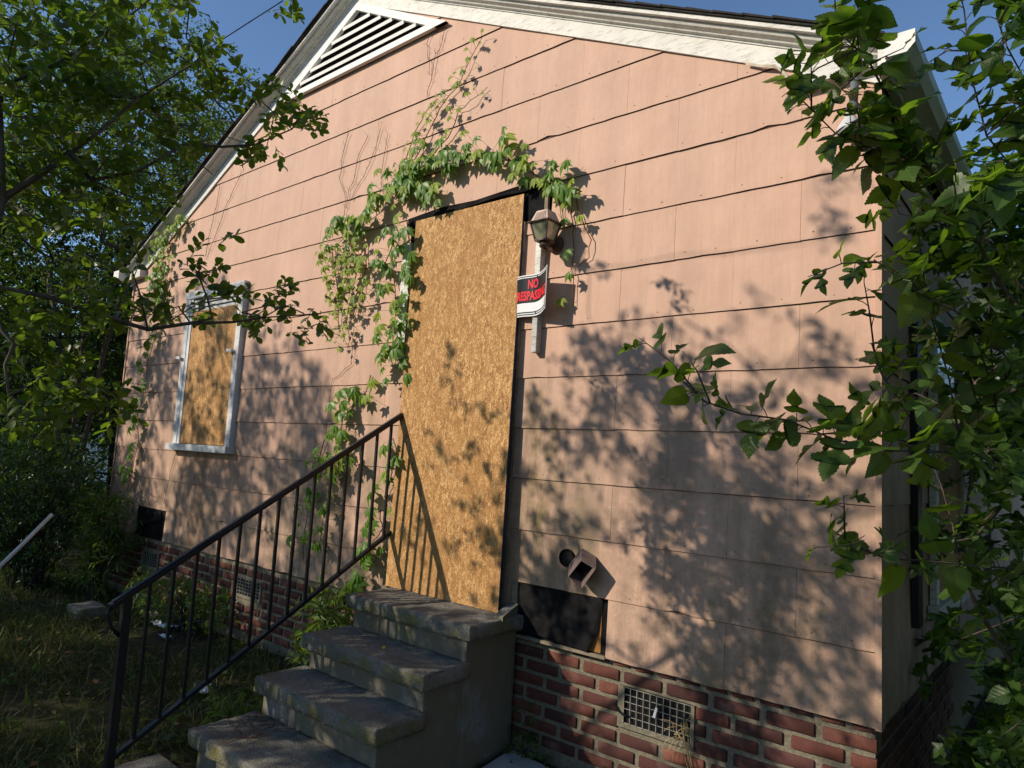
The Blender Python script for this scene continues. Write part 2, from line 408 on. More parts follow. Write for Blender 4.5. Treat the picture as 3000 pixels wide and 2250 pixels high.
def shingle(x0, x1, z0, z1, parent, mat, gable_clip=True, axis=0, fixed=0.0, chip=.0012):
    n = max(2, int((x1-x0)/.07)); g = .0006
    dz = random.gauss(0, .0008); tilt = random.gauss(0, .0012)
    bot = [(x0+g+(x1-x0-2*g)*i/n, z0+dz+tilt*(i/n-.5)+random.gauss(0, chip)*(0 if i in (0, n) else 1)) for i in range(n+1)]
    if random.random() < .16 and n > 4:
        q = random.randrange(1, n); bot[q] = (bot[q][0], bot[q][1]+random.uniform(.004, .012))
    poly = bot+[(x1-g, z1), (x0+g, z1)]
    if gable_clip:
        poly = clip(poly, SL, 1, ZA+.03+SL*XC); poly = clip(poly, -SL, 1, ZA+.03-SL*XC)
    if len(poly) < 3: return None
    dy = random.gauss(0, .0006)
    def P(p, back):
        f = (p[1]-z0)/E_; y = -.0145+f*.0085+dy+(.0065 if back else 0)
        return (p[0], y, p[1]) if axis == 0 else (fixed-y, p[0], p[1])
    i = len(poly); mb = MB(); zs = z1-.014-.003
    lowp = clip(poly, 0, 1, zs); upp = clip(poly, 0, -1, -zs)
    mb.v = [P(p, 0) for p in poly]+[P(p, 1) for p in poly]
    mb.f = [tuple(i+k for k in reversed(range(i)))]+[(k, i+k, i+(k+1) % i, (k+1) % i) for k in range(i)]
    nf = len(mb.f)
    if len(lowp) > 2: mb.poly([P(p, 0) for p in lowp])
    if len(upp) > 2: mb.poly([P(p, 0) for p in upp])
    me = bpy.data.meshes.new('shingle'); me.from_pydata(mb.v, [], mb.f); me.materials.append(mat); me.materials.append(M['lap_shadow'])
    bm = bmesh.new(); bm.from_mesh(me); bmesh.ops.remove_doubles(bm, verts=bm.verts, dist=1e-6); bmesh.ops.recalc_face_normals(bm, faces=bm.faces); bm.to_mesh(me); bm.free()
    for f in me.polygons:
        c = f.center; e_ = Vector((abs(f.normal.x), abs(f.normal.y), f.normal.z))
        if f.normal.z < -.6 or (c.z > zs and abs(f.normal.z) < .5): f.material_index = 1  # bottom faces and thin top strip coloured dark as lap shadow
    return link('shingle', me, parent)

SW = .61
NAILS = MB()
def nails(a, b, z0):
    for q in np.arange(a+.04, b-.02, .19):
        x, z = q+random.gauss(0, .012), z0+.028+random.gauss(0, .004)
        if z < rake(x)-.02: NAILS.lathe([(.0036, 0), (.0028, .0012)], (x, -.0137, z), 'Y', 6)
for k in range(-3, 13):
    z1, z0 = Lz(k)+.014, Lz(k+1)
    half = k % 2
    edges = [0.0]+[-(n+(.5 if half else 0 if n else 1))*SW for n in range(0 if half else 1, 14)]
    edges = sorted(set(max(-7.385, min(0.0, e)) for e in edges))
    spans = list(zip(edges[:-1], edges[1:]))
    for a, b in spans:
        if b-a < .02: continue
        segs = [(a, b)]
        if k >= 4:                                   # rows that stop at the door opening
            r0 = -1.70 if k == 4 else -1.897
            l0 = -2.90 if k < 7 else -2.862
            segs = []
            if a < l0: segs.append((a, min(b, l0)))
            if b > r0: segs.append((max(a, r0), b))
        if k == 12:                                  # two shingles of the base course are missing
            segs = [s for t in segs for s in ([] if (-1.83 < (t[0]+t[1])/2 < -1.22 or -6.72 < (t[0]+t[1])/2 < -6.1) else [t])]
        for a2, b2 in segs:
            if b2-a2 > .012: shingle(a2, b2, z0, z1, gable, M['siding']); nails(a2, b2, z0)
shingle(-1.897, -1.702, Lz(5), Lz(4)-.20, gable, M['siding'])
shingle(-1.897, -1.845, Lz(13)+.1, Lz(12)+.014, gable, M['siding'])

NAILS.obj('nail_heads', M['nail'], gable)['kind'] = 'stuff'
# bare spots: torn paper, sheathing board, lumber
mb = MB(); mb.poly([(-1.80, -.004, .885), (-1.25, -.006, .885), (-1.27, -.016, .72), (-1.32, -.034, .618), (-1.50, -.030, .628), (-1.79, -.010, .64)]); mb.obj('tar_paper_flap', M['felt'], house)
mb = MB(); mb.box(-1.345, -1.255, -.0045, -.001, .62, .885); mb.obj('sheathing_board', M['rawwood'], house)
mb = MB(); mb.box(-1.84, -1.80, -.014, -.001, .72, .888); mb.obj('lumber_end', M['oldwood'], house)
mb = MB(); mb.bar((-1.84, -.012, .603), (-1.22, -.012, .606), .018, .016); mb.obj('sill_plate', M['oldwood'], house)
mb = MB(); mb.poly([(-6.74, -.004, .88), (-6.2, -.005, .88), (-6.16, -.02, .80), (-6.45, -.035, .74), (-6.68, -.012, .64)]); mb.obj('tar_paper_flap', M['felt'], house)
mb = MB(); mb.poly([(-2.93, -.021, 3.10), (-2.5, -.026, 3.135), (-2.1, -.022, 3.16), (-1.90, -.02, 3.15), (-1.70, -.02, 3.17), (-1.705, -.024, 3.205), (-1.95, -.03, 3.19), (-2.3, -.022, 3.175), (-2.6, -.028, 3.185), (-2.93, -.02, 3.165)]); mb.obj('torn_tar_paper', M['felt'], house)
mb = MB(); mb.poly([(-1.895, -.008, 2.965), (-1.74, -.008, 2.965), (-1.73, -.012, 3.13), (-1.895, -.01, 3.14)]); mb.obj('torn_tar_paper', M['felt'], house)

# corner boards
mb = MB(); mb.box(.0005, .024, -.024, .02, .604, rake(0)); mb.obj('corner_board', M['siding'], house)
mb = MB(); mb.box(-7.41, -7.3865, -.022, .02, .604, rake(-7.385)); mb.obj('corner_board', M['siding'], house)

# side wall toward the mulberry
mb = MB(); mb.box(-.10, .0, .125, 9.0, .60, 3.30); sidew = mb.obj('side_wall', M['felt'], house)
for k in range(4, 13):
    z1, z0 = Lz(k)+.014, Lz(k+1)
    ed = [.022]+[.022+(n+(.5 if k % 2 else 1))*SW for n in range(6)]
    for a, b in zip(ed[:-1], ed[1:]):
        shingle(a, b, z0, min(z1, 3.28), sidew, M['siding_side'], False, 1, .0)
mb = MB(); mb.box(.0005, .012, 3.9, 9, .6, 3.28); mb.obj('side_siding', M['siding_side'], sidew)
mb = MB(); mb.box(-7.385, -7.29, .125, 9.0, .60, 3.30); mb.obj('side_wall', M['siding_side'], house)
mb = MB(); mb.prism([(-7.385, 9, .3), (0, 9, .3), (0, 9, rake(0)), (XC, 9, ZA), (-7.385, 9, rake(-7.385))], (0, .1, 0)); mb.obj('rear_wall', M['siding_side'], house)

# boarded side window
sw = MB().box(.018, .05, 1.05, 1.13, .95, 2.35).obj('side_window', M['white'], house)
MB().box(.018, .05, 2.05, 2.13, .95, 2.35).obj('casing', M['white'], sw)
MB().box(.018, .055, 1.02, 2.16, 2.352, 2.44).obj('casing', M['white'], sw)
MB().box(.018, .07, 1.0, 2.18, .88, .948).obj('sill', M['white'], sw)
MB().box(.016, .034, 1.132, 2.048, .95, 2.05).obj('window_board', M['osb'], sw)
MB().box(.012, .026, 1.132, 2.048, 2.052, 2.35).obj('pane', M['window_glass'], sw)
MB().box(.018, .045, .60, .70, .9, 2.5).obj('shutter', M['iron'], house)

# foundation: mortar body and its bricks
mb = MB(); mb.box(-7.36, -.008, .022, .2, -.1, .60); found = mb.obj('foundation', M['mortar'], house)
mb = MB(); mb.box(-.2, -.012, .2005, 9, -.1, .60); mb.obj('foundation_side', M['mortar'], found)
BL, BH, MOD = .203, .0505, .2325
VENTS = [(-1.155, -.748, .300, .492), (-4.775, -4.385, .325, .480), (-6.56, -6.195, .318, .465)]
brick_meshes = []
for v in range(9):
    mb = rough_box(-BL/2, BL/2, 0, .03, 0, BH, cell=.05, r=.004, amp=.0016, freq=30, wear=.003)
    me = mb.mesh('brick', M['brick'], True); brick_meshes.append(me)
def put_brick(x0, x1, z0, side=False, y0=0.0):
    me = random.choice(brick_meshes); s = (x1-x0)/BL
    loc = Vector(((x0+x1)/2, .011+random.gauss(0, .0012), z0+random.gauss(0, .0012)))
    m = Matrix.Diagonal((s, 1, 1, 1))
    if side: loc = Vector((.0+random.gauss(0, .001)-.003, (x0+x1)/2, z0)); m = Matrix.Rotation(math.pi/2, 4, 'Z') @ m
    return link('brick', me, found, None, Matrix.Translation(loc) @ Matrix.Rotation(random.gauss(0, .006), 4, 'Y') @ m)
tops = [.629, .557, .486, .413, .340, .267, .194, .121]
for r_i, zt in enumerate(tops):
    ph = -.0 if r_i % 2 == 0 else -.5
    x = .0
    first = True
    if r_i == 0: x = -.004
    while x > -7.3:
        w = BL if not first else (BL if r_i % 2 else BL*.47)
        if r_i == 0: w = .092
        w += random.gauss(0, .003)
        x0 = x-w; first = False
        hidden = (-2.66 < x0 and x < -1.84)
        pieces = [(x0, x)]
        for va, vb, vc, vd in VENTS:
            if zt-BH < vd+.005 and zt > vc-.005:
                pieces = [q for p_ in pieces for q in ((p_[0], min(p_[1], va)), (max(p_[0], vb), p_[1])) if q[1]-q[0] > .025]
        if r_i == 0 and x < -1.9: pieces = []          # fully behind the siding here
        if not hidden and zt > .1:
            for p_ in pieces: put_brick(p_[0], p_[1], zt-BH)
        x = x0-(MOD-BL)-random.gauss(0, .002)
for r_i, zt in enumerate(tops[1:]):
    y = .012+(.0 if r_i % 2 else .11)
    while y < 1.75:
        put_brick(y, y+BL, zt-BH, True); y += MOD

# foundation vents: mortar surround, wire grille, black hollow
def vent(va, vb, vc, vd, nx, nz, label=None):
    v = MB().box(va+.004, vb-.004, .004, .021, vc, vc+.020).obj('foundation_vent', M['mortar'], house)
    MB().box(va+.004, va+.036, .006, .0215, vc+.0205, vd).obj('surround', M['mortar'], v)
    MB().box(vb-.016, vb-.004, .006, .0215, vc+.0205, vd).obj('surround', M['mortar'], v)
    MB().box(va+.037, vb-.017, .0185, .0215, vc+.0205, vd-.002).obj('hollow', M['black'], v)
    a, b, c, d = va+.038, vb-.018, vc+.022, vd-.004
    for i in range(nx+1): MB().box(a+(b-a)*i/nx-.0014, a+(b-a)*i/nx+.0014, .004, .0075, c, d).obj('grille_wire', M['galv'], v)
    for i in range(nz+1): MB().box(a, b, .0078, .0108, c+(d-c)*i/nz-.0013, c+(d-c)*i/nz+.0013).obj('grille_wire', M['galv'], v)
    return v
v1 = vent(*VENTS[0], 10, 5); vent(*VENTS[1], 8, 5); vent(*VENTS[2], 8, 5)
MB().bar((-.935, -.004, .44), (-.945, -.012, .395), .012, .004, (0, 1, 0)).obj('metal_tag', M['paper'], v1)
MB().tube([(-1.165, .002, .40), (-1.14, -.006, .375), (-1.10, -.01, .362), (-1.085, .004, .36)], .006).obj('cable_stub', M['iron'], v1)

# rake trim up both sides of the gable
def rake_piece(name, sec, xe, mat, parent, xs=XC, smooth=False):
    n = len(sec); mb = MB()
    segs = 24; wob = random.random()*50
    for i in range(segs+1):
        x = xs+(xe-xs)*i/segs
        for y, o in sec: mb.v.append((x, y+mnoise.noise((x*1.3, wob, y*9))*.002, rake(x)+o+mnoise.noise((x*.9, wob, 3))*.004))
    for i in range(segs):
        for j in range(n):
            k = (j+1) % n; mb.f.append((i*n+j, i*n+k, (i+1)*n+k, (i+1)*n+j))
    mb.f.append(tuple(range(n))); mb.f.append(tuple(segs*n+j for j in range(n)))
    return mb.obj(name, mat, parent)
for xe in (.03, -7.42):
    sg = 1 if xe > XC else -1
    rake_piece('frieze_board', [(-.002, -.002), (-.026, -.004), (-.026, .093), (-.002, .093)], xe, M['white'], house)
    cr = rake_piece('crown_molding', [(-.002, .0935), (-.034, .0935), (-.036, .102), (-.058, .106), (-.062, .113), (-.092, .122), (-.1, .134), (-.1, .14), (-.002, .14)], xe, M['white'], house)
    rake_piece('rake_board', [(-.002, .1405), (-.128, .1405), (-.128, .163), (-.002, .163)], xe+sg*.05, M['white'], house)
roof = None
for sg in (1, -1):
    xe = XC+sg*3.745
    mb = MB(); mb.prism([(XC, -.142, ZA+.1635), (xe, -.142, rake(xe)+.1635), (xe, -.142, rake(xe)+.174), (XC, -.142, ZA+.174)], (0, 9.4, 0))
    if roof is None: roof = mb.obj('roof', M['shingle_roof'], house)
    else: mb.obj('roof_slope', M['shingle_roof'], roof)
    for i in range(26):
        t0 = i/26; x0 = XC+sg*3.72*t0; x1 = x0+sg*.148
        o = .1748+random.uniform(0, .003); y = -.149-random.uniform(0, .010)
        mb = MB(); mb.prism([(x0, y, rake(x0)+o), (x1, y, rake(x1)+o-.003), (x1, y, rake(x1)+o+.006), (x0, y, rake(x0)+o+.010+random.uniform(0, .004))], (0, .5, 0))
        mb.obj('roof_shingle', M['shingle_roof'], roof)
# eaves: cornice returns and gutters
mb = MB(); mb.prism([(-.33, -.07, 3.29), (.0, -.07, 3.285), (.0, -.07, rake(.0)+.09), (-.30, -.07, rake(-.30)+.02)], (0, .06, 0)); mb.obj('cornice_return', M['white'], house)
mb = MB(); mb.box(.0245, .06, -.10, 9, 3.23, 3.355); mb.obj('eave_fascia', M['white'], house)
mb = MB(); mb.prism([(.0605, -.15, 3.262), (.14, -.15, 3.262), (.17, -.15, 3.295), (.17, -.15, 3.35), (.0605, -.15, 3.35)], (0, 9.2, 0)); mb.obj('gutter', M['white_clean'], house)
mb = MB(); mb.prism([(-7.12, -.08, 3.275), (-7.43, -.08, 3.26), (-7.43, -.08, rake(-7.43)+.10), (-7.13, -.08, rake(-7.13)+.02)], (0, .07, 0)); mb.obj('cornice_return', M['white'], house)
mb = MB(); mb.prism([(-7.44, -.17, 3.25), (-7.54, -.17, 3.25), (-7.58, -.17, 3.29), (-7.58, -.17, 3.36), (-7.44, -.17, 3.36)], (0, 9.2, 0)); mb.obj('gutter', M['white_clean'], house)

# gable vent with slats
gv = MB(); gv.prism([(-4.73, -.05, 4.503), (-2.655, -.05, 4.503), (-2.74, -.05, 4.55), (-4.65, -.05, 4.55)], (0, .03, 0)); gv = gv.obj('gable_vent', M['white_clean'], house)
for sg in (1, -1):
    a = (XC+sg*1.035, 4.503); b = (XC, 5.052)
    MB().prism([(XC+sg*1.03, -.052, 4.503), (XC+sg*.915, -.052, 4.503), (XC, -.052, 4.985), (XC, -.052, 5.045)], (0, .032, 0)).obj('frame_rail', M['white_clean'], gv)
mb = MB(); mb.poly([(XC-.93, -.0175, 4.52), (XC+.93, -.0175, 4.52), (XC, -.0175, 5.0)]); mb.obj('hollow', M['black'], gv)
for i in range(5):
    z = 4.598+i*.072; hw = (4.985-z)/.527-.02
    if hw < .05: continue
    MB().prism([(XC-hw, -.046, z-.014), (XC-hw, -.020, z+.014), (XC-hw, -.024, z+.022), (XC-hw, -.050, z+.012)], (2*hw, 0, 0)).obj('slat', M['white_clean'], gv)

# boarded window
win = MB().box(-6.025, -5.945, -.056, -.006, 1.53, 2.905).obj('window', M['window_paint'], house, bevel=.003)
MB().box(-5.052, -4.975, -.056, -.006, 1.53, 2.905).obj('casing', M['window_paint'], win, bevel=.003)
MB().box(-6.035, -4.968, -.062, -.006, 2.906, 2.975).obj('head_casing', M['window_paint'], win, bevel=.003)
MB().box(-6.06, -4.95, -.10, -.006, 1.470, 1.529).obj('sill', M['window_paint'], win, bevel=.005)
MB().box(-5.944, -5.895, -.050, -.008, 1.531, 2.904).obj('stop', M['window_paint'], win)
for i, z in enumerate((2.86, 2.82, 2.78)): MB().box(-5.894, -5.053, -.040+.006*i, -.022, z, z+.026).obj('sash_rail', M['white'], win)
MB().box(-5.894, -5.85, -.036, -.022, 2.6, 2.779).obj('sash_stile', M['white'], win)
MB().box(-5.893, -5.054, -.0215, -.0175, 2.5, 2.9).obj('pane', M['window_glass'], win)
for x, z in ((-6.04, 2.34), (-5.09, 2.36)): MB().bar((x-.03, -.078, z+.004), (x+.06, -.082, z-.004), .018, .026).obj('shutter_dog', M['window_paint'], win)
wb = MB().box(-5.885, -5.057, -.046, -.030, 1.535, 2.775).obj('window_board', M['osb'])
tag(wb, 'particle board sheet nailed over the narrow window', 'board')

# door: casing, board, post
MB().box(-2.948, -2.865, -.032, -.006, 2.19, 2.985).obj('door_casing', M['post_paint'], house)
MB().box(-1.762, -1.722, -.062, -.012, 2.381, 2.95).obj('trim_post', M['post_paint'], house, bevel=.004)
MB().box(-1.760, -1.723, -.060, -.012, 2.165, 2.380).obj('trim_post_end', M['post_bare'], house, bevel=.004)
MB().box(-1.735, -1.712, -.034, -.012, 2.96, 3.13).obj('trim_stub', M['oldwood'], house)
MB().box(-1.905, -1.880, -.03, -.004, .73, 2.96).obj('door_casing', M['oldwood'], house)
db = thing('door_board', 'tall particle board sheet covering the front door above the steps', 'board', (-2.34, -.1, .72))
tl, tr, bl, br = Vector((-2.832, -.034, 3.13)), Vector((-1.893, -.034, 3.13)), Vector((-2.80, -.100, .722)), Vector((-1.853, -.108, .722))
mb = MB(); n_ = 10; nrm = Vector((0, .016, 0)); mb.prism([bl, br, tr, tl], nrm); mb.obj('sheet', M['osb'], db)
ex = Vector((.0012, 0, 0)); mb = MB(); mb.prism([br+ex*.3, br+nrm+ex*.3, tr+nrm+ex*.3, tr+ex*.3], ex); mb.obj('painted_edge', M['blue_edge'], db)
for x, z in ((-1.93, 1.35), (-1.92, 1.1), (-1.95, 2.2), (-2.75, 2.0), (-2.76, 1.3), (-1.95, 2.9), (-2.78, 2.9)):
    y = -.034-(3.13-z)/(3.13-.72)*.070
    MB().lathe([(.006, 0), (.006, .002), (.003, .003)], (x, y, z), 'Y', 8).obj('screw', M['galv'], db)

# ------------------------------------------------------------------ concrete steps
steps = thing('concrete_steps', 'mossy pitted concrete steps rising to the boarded door', 'steps', (-2.24, -.6, 0))
XL, XR = -2.74, -1.755
tz = [.720, .536, .360, .180]; ty = [-.450, -.735, -1.005, -1.335]
for i in range(4):
    back = 0.0 if i == 0 else ty[i-1]+.045
    rough_box(XL, XR+(.015 if i == 0 else 0), ty[i], back-.001-(0 if i else .015), tz[i]-.078, tz[i], .018, .009, .006, 22, .010).obj('tread', M['concrete'], steps, True)
    zb = tz[i+1] if i < 3 else 0
    rough_box(XL+.035, XR-.034, ty[i]+.042, back+.03 if i else -.016, -.05, tz[i]-.077, .035, .006, .003, 9).obj('riser_block', M['cement_side'], steps, True)
rough_box(XR-.06, XR-.028, -.42, -.03, .0, .642, .03, .006, .003, 9).obj('side_render', M['cement_side'], steps, True)
mb = MB(); mb.prism([(XR-.06, -.19, .722), (XR+.016, -.20, .735), (XR-.03, -.0175, .772), (XR-.10, -.0175, .768)], (0, 0, -.07)); mb.obj('cement_wash', M['concrete'], steps)

# ------------------------------------------------------------------ handrail
hr = thing('handrail', 'black wrought iron handrail beside the concrete steps', 'handrail', (-2.80, -1.66, 0))
RX = -2.80
def rz(y): return 1.808+(y+.057)*.607
def bz(y): return .993+(y+.193)*.606
mb = MB(); mb.bar((RX, -1.728, rz(-1.728)), (RX, -.045, rz(-.045)), .046, .020); mb.bar((RX, -1.722, rz(-1.722)+.0145), (RX, -.05, rz(-.05)+.0145), .026, .010); mb.obj('top_rail', M['iron'], hr, bevel=.002)
MB().bar((RX, -1.65, bz(-1.65)), (RX, -.10, bz(-.10)), .030, .020).obj('bottom_rail', M['iron'], hr, bevel=.002)
MB().box(RX-.019, RX+.019, -1.679, -1.641, -.05, rz(-1.66)-.007).obj('post', M['iron'], hr, bevel=.003)
MB().tube([(RX, -1.726, rz(-1.728)-.004), (RX, -1.74, rz(-1.728)-.03), (RX, -1.715, .70), (RX, -1.677, .655)], .009, 8).obj('end_scroll', M['iron'], hr, True)
for i in range(14):
    y = -1.562+i*(1.562-.146)/13
    MB().box(RX-.0072, RX+.0072, y-.0072, y+.0072, bz(y)+.008, rz(y)-.009).obj('baluster', M['iron'], hr)
MB().bar((RX, -.10, bz(-.10)+.005), (RX, -.03, bz(-.10)+.03), .02, .012).obj('wall_bracket', M['iron'], hr)
MB().bar((RX, -.05, rz(-.05)-.006), (RX, -.02, rz(-.05)-.012), .02, .012).obj('wall_bracket', M['iron'], hr)

# ------------------------------------------------------------------ lantern
lan = thing('wall_lantern', 'brown metal wall lantern with cloudy panes beside the door', 'lantern', (-1.648, -.02, 2.79))
MB().lathe([(.052, 0), (.052, .008), (.046, .016), (.036, .03), (.012, .038)], (-1.648, -.017, 2.785), 'Y', 24).obj('backplate', M['bronze'], lan, True)
MB().tube([(-1.648, -.05, 2.775), (-1.648, -.09, 2.755), (-1.640, -.135, 2.735)], .011, 8).obj('arm', M['bronze'], lan, True)
CX, CY = -1.640, -.138
mb = MB(); mb.lathe([(.024, -.03), (.030, -.02), (.026, -.012), (.03, 0)], (CX, CY, 2.765), 'Z', 12); mb.obj('cup', M['bronze'], lan, True)
def frust(mb, z0, h0, z1, h1): 
    p = [(CX+a*h0, CY+b*h0, z0) for a, b in ((-1,-1),(1,-1),(1,1),(-1,1))]+[(CX+a*h1, CY+b*h1, z1) for a, b in ((-1,-1),(1,-1),(1,1),(-1,1))]
    i = len(mb.v); mb.v += p
    for q in ((0,3,2,1),(4,5,6,7),(0,1,5,4),(1,2,6,5),(2,3,7,6),(3,0,4,7)): mb.f.append(tuple(i+k for k in q))
mb = MB(); frust(mb, 2.766, .042, 2.776, .042); mb.obj('base_plate', M['bronze'], lan)
for k in range(4):
    a = [(-1,-1),(1,-1),(1,1),(-1,1)][k]; b = [(-1,-1),(1,-1),(1,1),(-1,1)][(k+1) % 4]
    P = lambda s, h, z: (CX+s[0]*h, CY+s[1]*h, z)
    mb = MB(); mb.quad(P(a, .037, 2.777), P(b, .037, 2.777), P(b, .058, 2.866), P(a, .058, 2.866)); mb.obj('pane', M['lamp_glass'], lan)
    MB().bar(P(a, .038, 2.772), P(a, .0605, 2.868), .007, .007, (1, 0, 0)).obj('glazing_bar', M['bronze'], lan)
mb = MB(); frust(mb, 2.866, .071, 2.873, .073); mb.obj('eave', M['bronze'], lan)
mb = MB(); frust(mb, 2.8735, .063, 2.880, .060); frust(mb, 2.8802, .057, 2.938, .037); frust(mb, 2.9382, .034, 2.948, .012); cap = mb.obj('cap', M['lantern_roof'], lan)
for k in range(7):
    x = CX-.036+k*.012; MB().bar((x, CY-.0575, 2.884), (x*.8+CX*.2, CY-.042, 2.928), .0045, .005, (0, 1, 0)).obj('rib', M['lantern_roof'], cap)
mb = MB(); mb.lathe([(.012, 0), (.016, .03), (.012, .055), (.004, .07)], (CX, CY, 2.780), 'Z', 10); mb.obj('bulb', M['paper'], lan, True)

# ------------------------------------------------------------------ no trespassing sign, bent round the post
sg_ = thing('warning_sign', 'black no trespassing sign with red letters bent round the white post', 'sign', (-1.75, -.07, 2.37))
PL = [(-1.945, -.026), (-1.895, -.05), (-1.84, -.064), (-1.78, -.070), (-1.73, -.074), (-1.69, -.090), (-1.645, -.118), (-1.602, -.152)]
_cum = [0]
for a, b in zip(PL[:-1], PL[1:]): _cum.append(_cum[-1]+math.dist(a, b))
SWD, SHT = _cum[-1], .243
def SP(u, v, lift=0.0):
    u = min(max(u, 0), SWD); k = max(i for i in range(len(PL)-1) if _cum[i] <= u+1e-9); k = min(k, len(PL)-2)
    def at(k2, t): return np.array(PL[k2])*(1-t)+np.array(PL[k2+1])*t
    # smooth the polyline a little
    def pt(u_):
        u_ = min(max(u_, 0), SWD); kk = min(max(i for i in range(len(PL)-1) if _cum[i] <= u_+1e-9), len(PL)-2)
        return at(kk, (u_-_cum[kk])/(_cum[kk+1]-_cum[kk]))
    p = (pt(u-.02)+2*pt(u)+pt(u+.02))/4 if .02 < u < SWD-.02 else pt(u)
    t = pt(u+.01)-pt(u-.01); t /= np.linalg.norm(t); n = np.array((t[1], -t[0]))
    if n[1] > 0: n = -n
    p = p+n*lift
    return (p[0], p[1], 2.372+v+.012*(u/SWD)**3+.004*math.sin(u*20))
def sheet(name, u0, u1, v0, v1, lift, mat, thick=0.0):
    mb = MB(); n = 24
    if thick:
        for i in range(n+1):
            u = u0+(u1-u0)*i/n
            mb.v += [SP(u, v0, lift), SP(u, v1, lift), SP(u, v1, lift-thick), SP(u, v0, lift-thick)]
        for i in range(n):
            for j in range(4): mb.f.append((i*4+j, i*4+(j+1) % 4, i*4+4+(j+1) % 4, i*4+4+j))
        mb.f += [(0, 1, 2, 3), tuple(n*4+j for j in (3, 2, 1, 0))]
    else:
        for i in range(n+1):
            u = u0+(u1-u0)*i/n; mb.v += [SP(u, v0, lift), SP(u, v1, lift)]
        mb.f = [(2*i, 2*i+2, 2*i+3, 2*i+1) for i in range(n)]
    return mb.obj(name, mat, sg_)
sheet('panel', 0, SWD, 0, SHT, 0, M['sign_white'], .001)
sheet('border', .007, SWD-.007, .007, SHT-.007, .0005, M['sign_black'])
sheet('border', .013, SWD-.013, .013, SHT-.013, .0009, M['sign_white'])
sheet('border', .016, SWD-.016, .019, SHT-.018, .0013, M['sign_black'])
sheet('blank_strip', .017, SWD-.017, .026, .078, .0017, M['sign_white'])
def lettering(txt, uc, v0, h, width):
    c = bpy.data.curves.new('lettering', 'FONT'); c.body = txt; c.size = 1; c.align_x = 'CENTER'; c.offset = .034; c.resolution_u = 3
    o = bpy.data.objects.new('lettering', c); COL.objects.link(o); dg = bpy.context.evaluated_depsgraph_get()
    me = bpy.data.meshes.new_from_object(o.evaluated_get(dg)); bpy.data.objects.remove(o)
    co = [v.co.copy() for v in me.vertices]; xs = [p.x for p in co]; ys = [p.y for p in co]
    w0, w1, h0, h1 = min(xs), max(xs), min(ys), max(ys)
    for v, p in zip(me.vertices, co):
        v.co = SP(uc+((p.x-w0)/(w1-w0)-.5)*width, v0+(p.y-h0)/(h1-h0)*h, .0021)
    return link('lettering', me, sg_, M['sign_red'])
lettering('NO', SWD*.535, .160, .055, .085)
lettering('TRESPASSING', SWD*.52, .092, .056, SWD-.052)
for u in (.5, .52): MB().lathe([(.004, 0), (.003, .003)], SP(SWD*.62, .016 if u == .5 else SHT-.016, .002), 'Y', 8).obj('nail', M['iron'], sg_)

# ------------------------------------------------------------------ dryer hood hanging by its duct
hd = thing('dryer_hood', 'brown dryer vent hood hanging crooked from its wall hole', 'vent hood', (-1.38, -.02, 1.02))
FQ = [Vector(p) for p in ((-1.316, -.122, 1.079), (-1.236, -.106, 1.045), (-1.312, -.116, .935), (-1.392, -.122, .985))]
AX = Vector((.51, -.78, -.36)); BQ = [p-AX*.125 for p in FQ]; FC = sum(FQ, Vector())/4; BC = sum(BQ, Vector())/4
for k in range(4):
    l = (k+1) % 4; q = .95
    ring = [BQ[k], BQ[l], FQ[l]-AX*(.012 if l in (1, 2) else 0), FQ[k]-AX*(.012 if k in (1, 2) else 0)]; inn = [BC.lerp(BQ[k], q), BC.lerp(BQ[l], q), FC.lerp(FQ[l], q), FC.lerp(FQ[k], q)]
    mb = MB(); mb.v = [tuple(p) for p in ring+inn]; mb.f = [(0, 1, 2, 3), (7, 6, 5, 4), (3, 2, 6, 7), (0, 4, 5, 1), (0, 3, 7, 4), (1, 5, 6, 2)]; mb.obj('side_panel', M['hood'], hd)
mb = MB(); mb.quad(*[BC.lerp(p, .94)+AX*.004 for p in BQ]); mb.obj('throat', M['black'], hd)
mb = MB(); mb.quad(*[BC.lerp(p, .93)+AX*.07 for p in (BQ[0], BQ[1], (BQ[1]+BQ[2])/2, (BQ[0]+BQ[3])/2)]); mb.obj('damper_flap', M['black'], hd)
mb = MB(); mb.lathe([(.046, .0), (.046, .016), (.043, .016), (.043, .003)], (-1.475, -.011, 1.062), 'Y', 24); mb.obj('duct_collar', M['black'], hd)

# ------------------------------------------------------------------ flood light and cable under the eave
fl = thing('flood_light', 'grey conduit flood light under the eave beside mulberry leaves', 'flood light', (-.07, -.08, 3.1))
MB().tube([(-.068, -.075, 3.245), (-.071, -.075, 3.19), (-.076, -.078, 3.11)], .018, 12).obj('conduit', M['grey_plastic'], fl, True)
MB().tube([(-.0755, -.078, 3.135), (-.078, -.08, 3.098)], .024, 12).obj('coupling', M['grey_plastic'], fl, True)
MB().lathe([(.016, 0), (.022, -.02), (.05, -.065), (.054, -.085), (.03, -.095)], (-.085, -.085, 3.098), 'Z', 16).obj('reflector_bulb', M['pvc'], fl, True)
MB().lathe([(.05, 0), (.055, .02), (.05, .05), (.02, .06)], (.005, -.03, 3.08), 'Y', 16).obj('junction_box', M['grey_plastic'], fl, True)
cb = MB()
for k in range(3):
    cb.tube([(-.56, -.034-.004*k, 3.50+.004*k), (-.50, -.036, 3.466+.003*k), (-.42, -.036-.004*k, 3.434+.005*k), (-.375, -.036, 3.395-.006*k), (-.350, -.03, 3.345), (-.345, -.03, 3.28)], .0045, 6)
tag(cb.obj('cable', M['cable'], None, True), 'cream cable bundle tacked along the white eave trim', 'cable')

